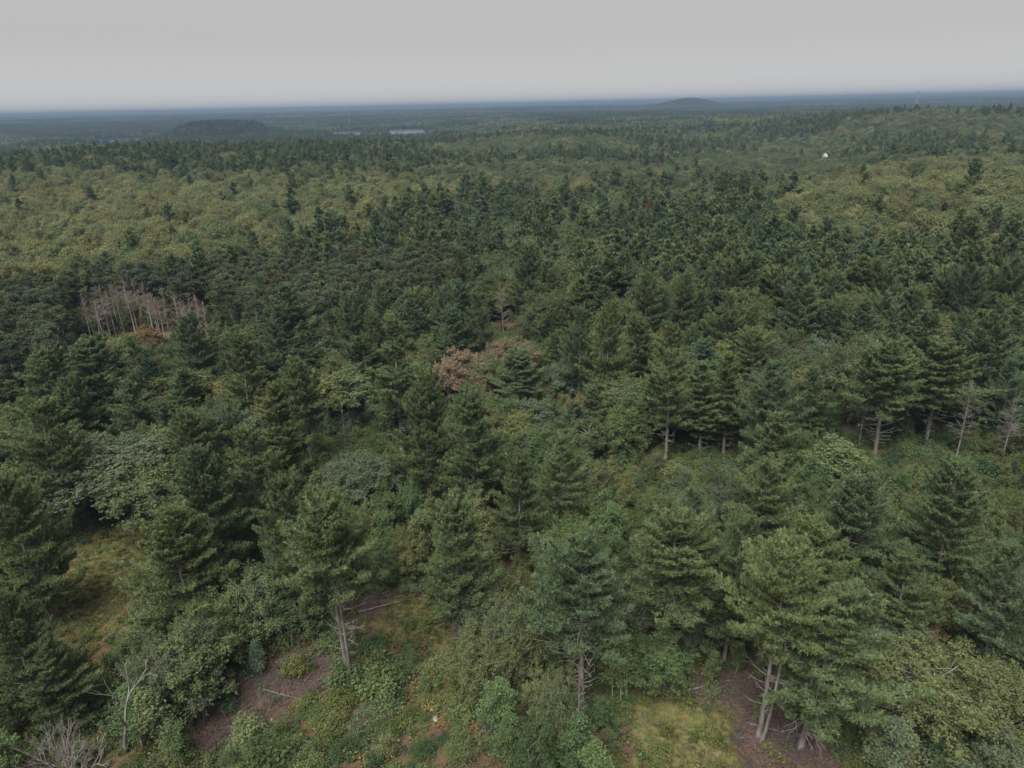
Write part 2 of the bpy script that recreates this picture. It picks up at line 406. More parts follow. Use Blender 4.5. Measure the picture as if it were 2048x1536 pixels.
def broadleaf(seed, H=12, R=3.6, cb=0.35, n_cl=44, per=300, ls=0.26, stems=1, clr=0.27, dome=1.0, bark='bark', up=0.55, nn=0.5, low=-0.25, shoots=4, ragged=(0.52, 1.08)):
    rng = np.random.default_rng(seed); m = Model(H, R)
    zb = cb * H; zc = zb + (H - zb) * 0.45; hz = (H - zb) * 0.56
    tr = []; BP, BR, C, Nn = [], [], [], []
    tops = []
    for s_ in range(stems):
        tl = trunk_line(zc + hz * 0.35, rng, 0.08 if stems == 1 else 0.22, 12, 0.10)
        if stems > 1:
            a = s_ * 6.28 / stems + rng.normal(0, .4); tl[:, 0] += np.cos(a) * (.15 + R * .30 * np.linspace(0, 1, 12) ** 1.3); tl[:, 1] += np.sin(a) * (.15 + R * .30 * np.linspace(0, 1, 12) ** 1.3)
        r0 = (0.02 * H + .02) / stems ** 0.5
        tr.append((*tubes(tl, np.interp(np.linspace(0, 1, 12), [0, .06, 1], [r0 * 1.4, r0, r0 * .25]), 7), 0, None)); tops.append(tl)
    for i in range(n_cl):
        # golden-angle spread over an uneven dome, with some clumps inside
        f = (i + .5) / n_cl; zz = 1 - f * (1 - low) ; az = i * 2.39996 + rng.normal(0, .25)
        rad = rng.uniform(*ragged) if rng.random() < .82 else rng.uniform(.2, .6)
        rxy = math.sqrt(max(0, 1 - zz * zz)) if zz > 0 else math.sqrt(max(.05, 1 - (zz * .8) ** 2))
        c = np.array([R * rad * rxy * math.cos(az), R * rad * rxy * math.sin(az), zc + hz * rad * zz * dome])
        cr = R * clr * rng.uniform(0.65, 1.35); pn = int(per * rng.uniform(.6, 1.3) * (cr / (R * clr)) ** 1.5)
        d = nrm(rng.normal(size=(pn, 3)) + np.array([0, 0, .25])); rr = rng.uniform(0, 1, (pn, 1)) ** 0.38
        lump = 1 + 0.30 * np.sin(d[:, :1] * 5 + i) * np.sin(d[:, 1:2] * 5 + 2 * i)
        p = c + d * rr * cr * lump * np.array([1.05, 1.05, .78]) + rng.normal(0, cr * .16, (pn, 3))
        outw = nrm(c - np.array([0, 0, zc - hz * .4]))
        C.append(p); Nn.append(nrm(d * 0.75 + outw * .25 + np.array([0, 0, up]) + rng.normal(0, nn, (pn, 3))))
        for _ in range(shoots):                      # leafy shoots that stick out of the clump
            sd2 = nrm(nrm(c - np.array([0, 0, zc - hz * .3])) * .8 + rng.normal(0, .6, 3) + np.array([0, 0, .35])); q = int(pn * .07) + 4
            k2 = rng.uniform(.5, 1, (q, 1)) ** .7 * cr * rng.uniform(1.2, 1.75); C.append(c + sd2 * k2 + rng.normal(0, cr * .09, (q, 3))); Nn.append(nrm(sd2 * .3 + np.array([0, 0, .7]) + rng.normal(0, .6, (q, 3))))
        tl = tops[i % stems]; za = min(tl[-1, 2], max(zb * .8, c[2] - np.hypot(c[0], c[1]) * rng.uniform(.5, .95) - .3))
        p0 = np.array([np.interp(za, tl[:, 2], tl[:, k]) for k in range(3)]); s = np.linspace(0, 1, 5)[:, None]
        BP.append(p0 + (c - p0) * s + np.array([0, 0, .12 * H * .3]) * np.sin(s * math.pi) * rng.uniform(-.3, .8) + rng.normal(0, .05 * R * .5, (5, 3)) * np.sin(s * math.pi))
        BR.append(np.linspace(0.012 * H * .6, .014, 5))
    C = np.concatenate(C); Nn = np.concatenate(Nn); C[:, 2] = np.maximum(C[:, 2], .1)
    V, F, sh = leaves(C, Nn, ls, rng)
    tr.append((*tubes(BP, BR, 4), 0, None))
    m.parts += [('trunk', tr, [M[bark]], True), ('crown', [(V, F, 0, sh)], [M['leaf']], False)]
    return m

def sapling(seed, H=6, R=1.5, n=16, per=60, ls=0.22, bark='pale_bark', stems=1):
    """slender young tree: thin stem, short ascending twigs with loose leaves"""
    rng = np.random.default_rng(seed); m = Model(H, R); tr = []; C, Nn, BP, BR = [], [], [], []
    for s_ in range(stems):
        tl = trunk_line(H * rng.uniform(.8, 1), rng, 0.15, 12, .06); tl[:, :2] += rng.normal(0, .25, 2) if stems > 1 else 0
        tr.append((*tubes(tl, np.linspace(.012 * H * .9 + .015, .012, 12), 5), 0, None))
        for i in range(n):
            t = rng.uniform(.3, 1); z0 = t * tl[-1, 2]; az = rng.uniform(0, 6.28); L = R * (1.15 - t * .8) * rng.uniform(.5, 1.1)
            p0 = np.array([np.interp(z0, tl[:, 2], tl[:, k]) for k in range(3)]); el = rng.uniform(.3, 1.0)
            d = np.array([math.cos(az) * math.cos(el), math.sin(az) * math.cos(el), math.sin(el)]); s = np.linspace(0, 1, 5)[:, None]
            P = p0 + d * L * s - np.array([0, 0, .12 * L]) * s ** 2; BP.append(P); BR.append(np.linspace(.018, .006, 5))
            k = rng.uniform(.25, 1.08, (per, 1)); b = p0 + d * L * k + rng.normal(0, .16 + .07 * L, (per, 3))
            C.append(b); Nn.append(nrm(rng.normal(0, .55, (per, 3)) + np.array([0, 0, 1.0])))
    C = np.concatenate(C); Nn = np.concatenate(Nn); C[:, 2] = np.maximum(C[:, 2], .1)
    V, F, sh = leaves(C, Nn, ls, rng); tr.append((*tubes(BP, BR, 3), 0, None))
    m.parts += [('stem', tr, [M[bark]], False), ('crown', [(V, F, 0, sh)], [M['leaf']], False)]
    return m

def shrub(seed, H=1.8, R=1.3, n=22, per=42, ls=0.19, spiky=0.0):
    rng = np.random.default_rng(seed); m = Model(H, R); C, Nn, BP, BR = [], [], [], []
    for i in range(n):
        az = rng.uniform(0, 6.28); rr = R * math.sqrt(rng.random()); h = H * rng.uniform(.4, 1.25) * (1 - .45 * (rr / R) ** 2)
        c = np.array([rr * math.cos(az), rr * math.sin(az), h]); p0 = np.array([c[0] * .2, c[1] * .2, 0]); s = np.linspace(0, 1, 5)[:, None]
        P = p0 + (c - p0) * s; P[:, :2] -= (c - p0)[:2] * (np.sin(s * math.pi) * .12); BP.append(P); BR.append(np.linspace(.018, .006, 5))
        t = rng.uniform(.35, 1.05, (per, 1)) ** .7; b = p0 + (c - p0) * t + rng.normal(0, 1, (per, 3)) * np.array([.24, .24, .15]) * (R / 1.3)
        C.append(b); Nn.append(nrm(rng.normal(0, .5, (per, 3)) + np.array([0, 0, 1.0]) + np.array([math.cos(az), math.sin(az), 0]) * .3))
    C = np.concatenate(C); Nn = np.concatenate(Nn); C[:, 2] = np.maximum(C[:, 2], .06)
    V, F, sh = leaves(C, Nn, ls, rng)
    m.parts += [('stems', [(*tubes(BP, BR, 3), 0, None)], [M['twig']], False), ('foliage', [(V, F, 0, sh)], [M['leaf']], False)]
    return m

def dead_pine(seed, H=15, R=2.2, cb=0.28, dens=1.0, up=12, mat='dead', lean=.05, thick=1.0):
    rng = np.random.default_rng(seed); m = Model(H, R); tl = trunk_line(H, rng, lean, 12, .07)
    tr = [(*tubes(tl, np.interp(np.linspace(0, 1, 12), [0, .05, 1], [.18 * thick, .125 * thick, .02]), 7), 0, None)]
    BP, BR = [], []; z = cb * H
    while z < H - .15:
        t = (z - cb * H) / (H * (1 - cb))
        for k in range(rng.integers(2, 6)):
            if rng.random() > dens: continue
            az = rng.uniform(0, 6.28); L = R * ((1 - t) ** .75 + .10) * rng.uniform(.5, 1.1); el = math.radians(rng.normal(up, 9) + 25 * t)
            s = np.linspace(0, 1, 5); p0 = np.array([np.interp(z, tl[:, 2], tl[:, i]) for i in range(3)])
            P = np.column_stack([L * s * math.cos(el) * math.cos(az), L * s * math.cos(el) * math.sin(az), L * s * math.sin(el) + .22 * L * s ** 2]) + p0
            BP.append(P); BR.append(np.linspace(.030, .010, 5))
            for j in range(4):
                s0 = rng.uniform(.3, .95); b0 = np.array([np.interp(s0, s, P[:, i]) for i in range(3)])
                dd = nrm(nrm(P[-1] - P[0]) + rng.normal(0, .45, 3)); BP.append(b0 + dd * L * rng.uniform(.15, .4) * s[:, None]); BR.append(np.linspace(.017, .008, 5))
        z += rng.uniform(.25, .55)
    if dens < .6: m.parts.append(('trunk', tr + [(*tubes(BP, BR, 3), 0, None)], [M[mat]], True))
    else: m.parts += [('trunk', tr, [M[mat]], True), ('branches', [(*tubes(BP, BR, 3), 0, None)], [M[mat]], False)]
    return m
def bare_tree(seed, H=9, depth=4, spread=.42, forks=2, first=.4, mat='dead', r0=.16, kids=2):
    """leafless broadleaf: forking limbs"""
    rng = np.random.default_rng(seed); m = Model(H, H * .3); limbs, rad, tw, twr = [], [], [], []
    def grow(p, d, L, r, lev):
        s = np.linspace(0, 1, 5)[:, None]; bend = rng.normal(0, .13, 3)
        P = p + d * L * s + bend * L * s ** 2 * np.array([1, 1, .3]); (limbs if lev < 2 else tw).append(P)
        (rad if lev < 2 else twr).append(np.linspace(r, r * .6, 5))
        if lev >= depth: return
        k = forks if lev == 0 else kids + int(rng.random() < .5)
        for i in range(k):
            dd = nrm(d + bend + rng.normal(0, spread, 3) + np.array([0, 0, .18])); grow(P[-1 - (i % 2) * int(lev > 0)], dd, L * rng.uniform(.55, .85), r * .58, lev + 1)
    grow(np.zeros(3), nrm(np.array([rng.normal(0, .1), rng.normal(0, .1), 1])), H * first, r0, 0)
    m.parts += [('trunk', [(*tubes(limbs, rad, 6), 0, None), (*tubes(tw, twr, 3), 0, None)], [M[mat]], True)]
    zmax = max(P[:, 2].max() for P in limbs + tw); m.H = zmax
    return m

# ------------------------------------------------------------------ things: an Empty with its parts
def thing(name, label, cat, loc, rz, scl, model, tint=None, group=None, lean=(0, 0)):
    e = bpy.data.objects.new(name, None); COL.objects.link(e); e.empty_display_size = 0.5
    e.location = [float(v) for v in loc]; jx, jy = (random.Random(int(loc[0] * 97 + loc[1] * 31)).uniform(-.035, .035), random.Random(int(loc[0] * 31 + loc[1] * 97)).uniform(-.035, .035)) if cat == 'tree' else (0, 0); e.rotation_euler = (lean[0] + jx, lean[1] + jy, float(rz)); e.scale = [float(v) for v in scl]
    e['label'] = label; e['category'] = cat
    if group: e['group'] = group
    for pn, me in model.meshes:
        o = bpy.data.objects.new(pn, me); COL.objects.link(o); o.parent = e
        if tint is not None and pn in ('crown', 'foliage'): o['tint'] = [float(v) for v in tint]
    return e
def single(name, me, label, cat, loc=(0, 0, 0), rz=0, scl=(1, 1, 1), group=None):
    o = bpy.data.objects.new(name, me); COL.objects.link(o); o.location = [float(v) for v in loc]; o.rotation_euler = (0, 0, float(rz)); o.scale = scl
    o['label'] = label; o['category'] = cat
    if group: o['group'] = group
    return o

def scatter_group(coll):
    g = bpy.data.node_groups.new('scatter_' + coll.name, 'GeometryNodeTree')
    g.interface.new_socket('Geometry', in_out='INPUT', socket_type='NodeSocketGeometry')
    g.interface.new_socket('Geometry', in_out='OUTPUT', socket_type='NodeSocketGeometry')
    gi = g.nodes.new('NodeGroupInput'); go = g.nodes.new('NodeGroupOutput')
    ci = g.nodes.new('GeometryNodeCollectionInfo'); ci.inputs['Collection'].default_value = coll
    ci.inputs['Separate Children'].default_value = True; ci.inputs['Reset Children'].default_value = True
    ip = g.nodes.new('GeometryNodeInstanceOnPoints'); ip.inputs['Pick Instance'].default_value = True
    def attr(nm, t):
        n = g.nodes.new('GeometryNodeInputNamedAttribute'); n.data_type = t; n.inputs['Name'].default_value = nm; return n.outputs['Attribute']
    g.links.new(gi.outputs[0], ip.inputs['Points']); g.links.new(ci.outputs[0], ip.inputs['Instance'])
    g.links.new(attr('idx', 'INT'), ip.inputs['Instance Index'])
    e2r = g.nodes.new('FunctionNodeEulerToRotation'); g.links.new(attr('rot', 'FLOAT_VECTOR'), e2r.inputs[0])
    g.links.new(e2r.outputs[0], ip.inputs['Rotation']); g.links.new(attr('scl', 'FLOAT_VECTOR'), ip.inputs['Scale'])
    g.links.new(ip.outputs[0], go.inputs[0])
    return g
SRC = {}
def source_collection(name, meshes):
    c = bpy.data.collections.new(name)
    for i, me in enumerate(meshes):
        o = bpy.data.objects.new('%s_%02d' % (name, i), me); c.objects.link(o)
    SRC[name] = scatter_group(c); return c
def stuff(name, label, cat, src, P, rot, scl, idx, tint):
    n = len(P)
    if n == 0: return None
    me = bpy.data.meshes.new(name); me.vertices.add(n); me.vertices.foreach_set('co', np.asarray(P, np.float32).ravel())
    for nm, t, arr, key in (('rot', 'FLOAT_VECTOR', rot, 'vector'), ('scl', 'FLOAT_VECTOR', scl, 'vector'), ('tint', 'FLOAT_VECTOR', tint, 'vector')):
        at = me.attributes.new(nm, t, 'POINT'); at.data.foreach_set(key, np.asarray(arr, np.float32).ravel())
    at = me.attributes.new('idx', 'INT', 'POINT'); at.data.foreach_set('value', np.asarray(idx, np.int32))
    o = bpy.data.objects.new(name, me); COL.objects.link(o)
    md = o.modifiers.new('scatter', 'NODES'); md.node_group = SRC[src]
    o['label'] = label; o['category'] = cat; o['kind'] = 'stuff'
    return o

# ------------------------------------------------------------------ ground, lakes
GRASS = [[(40, 1195), (130, 1112), (262, 1050), (300, 1060), (300, 1130), (250, 1215), (225, 1262), (110, 1250), (55, 1222)],
         [(690, 1222), (800, 1185), (895, 1225), (905, 1295), (840, 1290), (720, 1255)],
         [(1270, 1400), (1380, 1385), (1470, 1410), (1490, 1500), (1520, 1560), (1280, 1560)],
         [(640, 870), (770, 865), (760, 905), (650, 905)]]
BROWN = [[(330, 1500), (380, 1390), (520, 1330), (640, 1290), (700, 1330), (560, 1440), (400, 1530)],
         [(690, 1215), (760, 1180), (800, 1190), (700, 1270), (650, 1330)],
         [(1380, 1345), (1520, 1345), (1560, 1420), (1640, 1480), (1700, 1560), (1490, 1560), (1470, 1420), (1390, 1385)], [(1660, 830), (1760, 820), (1760, 870), (1680, 870)]]
def build_ground():
    front = np.radians(np.arange(-58, 58.01, 0.4)); back = np.radians(np.arange(64, 300, 6.0))
    az = np.concatenate([front, back]); na = len(az)
    rr = [6.0]
    while rr[-1] < 26000: rr.append(rr[-1] * (1.021 if rr[-1] < 7000 else 1.06))
    rr = np.array(rr); nr = len(rr)
    A, Rr = np.meshgrid(az, rr); X = Rr * np.sin(A); Y = Rr * np.cos(A); Z = terrain(X, Y)
    Z += (vnoise(X / 2.5, Y / 2.5, 2) - .5) * .25 * (Rr < 250)
    V = np.column_stack([X.ravel(), Y.ravel(), Z.ravel()]); V = np.vstack([V, [[0, 0, 0]]])
    i = np.arange(nr * na).reshape(nr, na); nx = np.roll(i, -1, 1)
    F = np.stack([i[:-1], i[1:], nx[1:], nx[:-1]], -1).reshape(-1, 4)[:, ::-1]
    cen = np.column_stack([i[0], i[0], nx[0], nx[0]])
    F3 = np.column_stack([np.full(na, nr * na), nx[0], i[0]])
    me = make_mesh('ground', [(V, F, 0, None)], [M['ground']], True)
    # centre fan as extra polygons
    bm_v = np.vstack([V]); me2 = make_mesh('ground', [(V, F, 0, None), (V[np.concatenate([i[0], [nr * na]])], np.column_stack([np.full(na, na), np.roll(np.arange(na), -1), np.arange(na)])[:, ::-1], 0, None)], [M['ground']], True)
    bpy.data.meshes.remove(me)
    n = len(me2.vertices); co = np.zeros(n * 3, np.float32); me2.vertices.foreach_get('co', co); co = co.reshape(-1, 3)
    jit = (vnoise(co[:, 0] / 1.3, co[:, 1] / 1.3, 7) - .5) * 30; jit2 = (vnoise(co[:, 0] / 1.3, co[:, 1] / 1.3, 8) - .5) * 30
    px, py = project(co); px = px + jit; py = py + jit2; fr = co[:, 1] > 2
    g = np.zeros(n)
    for poly in GRASS: g[pip(px, py, poly) & fr] = 1
    patch = sstep(.5, .7, vnoise(co[:, 0] / 6, co[:, 1] / 6, 21)) * .5; g = np.maximum(g, patch * (np.hypot(co[:, 0], co[:, 1]) < 200))
    for poly in BROWN: g[pip(px, py, poly) & fr] *= .1
    w = sstep(150, 320, np.hypot(co[:, 0], co[:, 1]))
    for nm, a in (('grass', g), ('woods', w)):
        at = me2.attributes.new(nm, 'FLOAT', 'POINT'); at.data.foreach_set('value', a.astype(np.float32))
    o = bpy.data.objects.new('ground', me2); COL.objects.link(o); o['kind'] = 'structure'
    o['label'] = 'leaf litter, needles and grass on the forest floor, running to the horizon'
build_ground()
for a0, a1, d0, d1 in LAKES:
    k = 28; rng = np.random.default_rng(int(d1 + a0 * 10)); pts = []
    for i in range(k): pts.append((a0 - .4 + (a1 - a0 + .8) * i / (k - 1), d0 - 60 + rng.normal(0, 12)))
    for i in range(k): pts.append((a1 + .4 - (a1 - a0 + .8) * i / (k - 1), d1 + 60 + rng.normal(0, 12)))
    V = np.array([[d * math.sin(math.radians(a)), d * math.cos(math.radians(a)), -11.6] for a, d in pts])
    me = make_mesh('lake', [(V, np.arange(2 * k)[None, ::-1], 0, None)], [M['water']])
    o = bpy.data.objects.new('lake', me); COL.objects.link(o); o['kind'] = 'structure'
    o['label'] = 'distant lake shining pale between the woods'

# ------------------------------------------------------------------ the models
WP = {'full': pine(1, 17, 5.3, .16, gap=.06, blunt=0.46, lets=12.5), 'full2': pine(2, 17, 5.0, .20, gap=.10, blunt=0.55),
      'high': pine(3, 18, 5.0, .48, gap=.08, blunt=0.41, lets=13), 'high2': pine(4, 19, 4.6, .56, gap=.13, blunt=0.44, twin=True, lets=13),
      'narrow': pine(5, 18, 3.1, .26, gap=.10, blunt=0.59, lets=14), 'sparse': pine(6, 18, 3.6, .38, gap=.30, blunt=0.46, irregular=.34, lets=12.5),
      'old': pine(8, 19, 4.8, .34, gap=.2, blunt=.45, irregular=.38, lobe=.22, lets=13), 'lean': pine(9, 17, 4.0, .24, gap=.14, blunt=.6, irregular=.3, lets=13), 'tall': pine(7, 18, 4.2, .30, gap=.10, blunt=0.53, lobe=.15, lets=13)}
for k, v in WP.items(): v.build('white_pine_' + k)
RP = [red_pine(20 + i, 15 + i % 3, 2.7 + .25 * (i % 2)).build('red_pine') for i in range(3)]
OAK = [broadleaf(30 + i, 11.5, 3.9, .34, n_cl=80, per=330, ls=.155, clr=.19, nn=.6).build('oak') for i in range(3)]
ASP = [broadleaf(40 + i, 10.5, 2.7, .36, n_cl=36, per=270, ls=.20, clr=.29, low=-.6, stems=1 + i % 2, bark='pale_bark').build('aspen') for i in range(3)]
YNG = [broadleaf(50, 7, 2.5, .18, n_cl=56, per=230, ls=.14, clr=.20, low=-.75, stems=2).build('young'), broadleaf(51, 7, 2.9, .14, n_cl=64, per=230, ls=.14, clr=.19, low=-.8, stems=3).build('young'),
       sapling(52, 7, 1.7, 30, 130, .15).build('young'), sapling(53, 7.5, 1.9, 22, 130, .15, stems=2).build('young'), broadleaf(54, 6.5, 2.2, .12, n_cl=52, per=220, ls=.14, low=-.85, stems=2, clr=.23).build('young')]
BIG = [broadleaf(57, 8.5, 4.2, .16, n_cl=120, per=270, ls=.13, low=-.7, stems=3, clr=.15, nn=.6).build('broadleaf'), broadleaf(58, 8.5, 3.9, .2, n_cl=110, per=280, ls=.13, low=-.6, stems=2, clr=.16, nn=.6).build('broadleaf')]
SHR = [shrub(60 + i, 1.7 + .2 * i, 1.25 + .1 * i, 26, 70, .14).build('shrub') for i in range(4)]
PINK = [dead_pine(170 + i, 13 - i % 2, (2.0, 1.7, 1.9, 1.6)[i], (.5, .55, .48, .6)[i], .7, 16, 'pink_dead', .05, 1.3).build('dead') for i in range(4)]
DEAD = [dead_pine(70, 13, 2.2).build('dead'), dead_pine(71, 13, 1.8, .4).build('dead'), dead_pine(72, 12, 1.5, .3, .7).build('dead'), dead_pine(73, 12, 2.0, .55, .8, 20).build('dead')]
# coarser models for the farther trees
def coarse_wp(s, R, cb, bl): return pine(s, 17, R, cb, spacing=.9, nbr=(4, 6), lets=4.2, nb=7, bl=.66, bw=.30, gap=.16, dead=False, blunt=bl, irregular=.34)
C_WP = [coarse_wp(81, 4.6, .25, .55), coarse_wp(82, 3.9, .28, .62), coarse_wp(83, 5.0, .3, .48), coarse_wp(84, 3.3, .25, .7)]
C_RP = [red_pine(91 + i, 15.5, 2.9, 34, 16, 7, .6, .28) for i in range(2)]
C_OAK = [broadleaf(95 + i, 11.5, 4.0, .34, n_cl=34, per=230, ls=.29, clr=.31, nn=.22, shoots=0, ragged=(.66, .94)) for i in range(3)]
C_ASP = [broadleaf(99 + i, 10.5, 2.9, .3, n_cl=30, per=110, ls=.30, clr=.3, low=-.5, nn=.35, shoots=2, bark='pale_bark') for i in range(2)]
for i, mlist in enumerate((C_WP, C_RP, C_OAK, C_ASP)):
    for mm in mlist: mm.build('coarse_tree')
FAR_KINDS = C_WP + C_RP + C_OAK + C_ASP
source_collection('fc_trees', [mm.joined('fc_tree') for mm in FAR_KINDS])
# canopy patches 30 m across for the far woods: many small crowns each
def canopy_patch(seed, pines):
    rng = np.random.default_rng(seed); ch = []
    for i in range(24):
        x, y = rng.uniform(-16, 16, 2); pn = rng.random() < pines; h = rng.uniform(11, 15) + (4 if pn else 0)
        if pn:
            n = 110; t = rng.uniform(0, 1, n); az = rng.uniform(0, 6.28, n); r_ = 3.4 * (1 - t) ** .8 * rng.uniform(.7, 1.1, n) + .1
            C = np.column_stack([x + r_ * np.cos(az), y + r_ * np.sin(az), h * (.35 + .65 * t)]); Nn = nrm(np.column_stack([np.cos(az), np.sin(az), np.full(n, .9)]) + rng.normal(0, .4, (n, 3)))
            V, F, sh = leaves(C, Nn, 1.5, rng, .1); sh *= np.array([.50, .62, .72])
        else:
            n = 130; d = nrm(rng.normal(size=(n, 3)) * np.array([1, 1, .8]) + np.array([0, 0, .45])); R_ = rng.uniform(3.2, 4.6)
            bump = 1 + .22 * np.sin(d[:, :1] * 6 + i) * np.sin(d[:, 1:2] * 6 + i * 2)
            C = np.array([x, y, h - 4.2]) + d * bump * np.array([R_, R_, 4.2]) * rng.uniform(.85, 1.02, (n, 1)); Nn = nrm(d + np.array([0, 0, .2]) + rng.normal(0, .3, (n, 3)))
            V, F, sh = leaves(C, Nn, 1.7, rng, .1); sh *= rng.normal(1, .13) * np.array([1 + rng.normal(0, .06), 1, 1])
        ch.append((V, F, 0, sh))
    return make_mesh('canopy_patch', ch, [M['leaf']])
source_collection('fd_patches', [canopy_patch(200, .05), canopy_patch(201, .15), canopy_patch(202, .35), canopy_patch(203, .7), canopy_patch(204, .1)])

# colours of living foliage
T = {'pine': (.122, .158, .074), 'pine_blue': (.110, .152, .080), 'pine_yellow': (.132, .162, .071), 'redpine': (.102, .122, .070), 'oak': (.148, .154, .071),
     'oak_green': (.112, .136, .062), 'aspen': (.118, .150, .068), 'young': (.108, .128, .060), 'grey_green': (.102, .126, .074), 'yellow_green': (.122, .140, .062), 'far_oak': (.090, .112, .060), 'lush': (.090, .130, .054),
     'maple_red': (.200, .152, .106), 'maple_orange': (.165, .118, .064), 'shrub': (.098, .132, .052), 'dark_shrub': (.055, .088, .040)}
def tint(key, rng, v=.12, h=.05):
    c = np.array(T[key]); k = np.clip(rng.normal(1, v), .76, 1.24); hh = rng.normal(0, h); return c * k * np.array([1 + hh, 1, 1 - hh])

# ------------------------------------------------------------------ hand-placed trees of the foreground
HERO = []            # x, y, radius
def locate(tx, ty, by=None, h=None):
    """ground position and height of a tree whose top shows at (tx, ty) and foot on row by (or of height h)"""
    if by is not None:
        d = ray(tx, ty); lo = ground_at(tx, by); D = math.hypot(lo[0], lo[1]); k = D / math.hypot(d[0], d[1])
        p = CAM + d * k; z0 = float(terrain(p[0], p[1])); return np.array([p[0], p[1], z0]), p[2] - z0
    z0 = 0.0
    for _ in range(4):
        p = ground_at(tx, ty, z0 + h); z0 = float(terrain(p[0], p[1]))
    return np.array([p[0], p[1], z0]), h
def hero(name, model, label, tx, ty, by=None, h=None, w=None, tk=None, group=None, cat='tree', lean=(0, 0), seed=None, rz=None):
    rng = np.random.default_rng(seed or int(tx * 7 + ty)); p, hh = locate(tx, ty, by, h)
    slant = np.linalg.norm(p + np.array([0, 0, hh * .6]) - CAM); sw = hh / model.H
    if w: sw = (w / FPX * slant / 2) / (model.R * 1.02)
    HERO.append((p[0], p[1], model.R * sw))
    return thing(name, label, cat, p - np.array([0, 0, .08]), rng.uniform(0, 6.28) if rz is None else rz, (sw, sw, hh / model.H), model, tint(tk, rng, .06, .03) if tk else None, group, lean)
W = WP
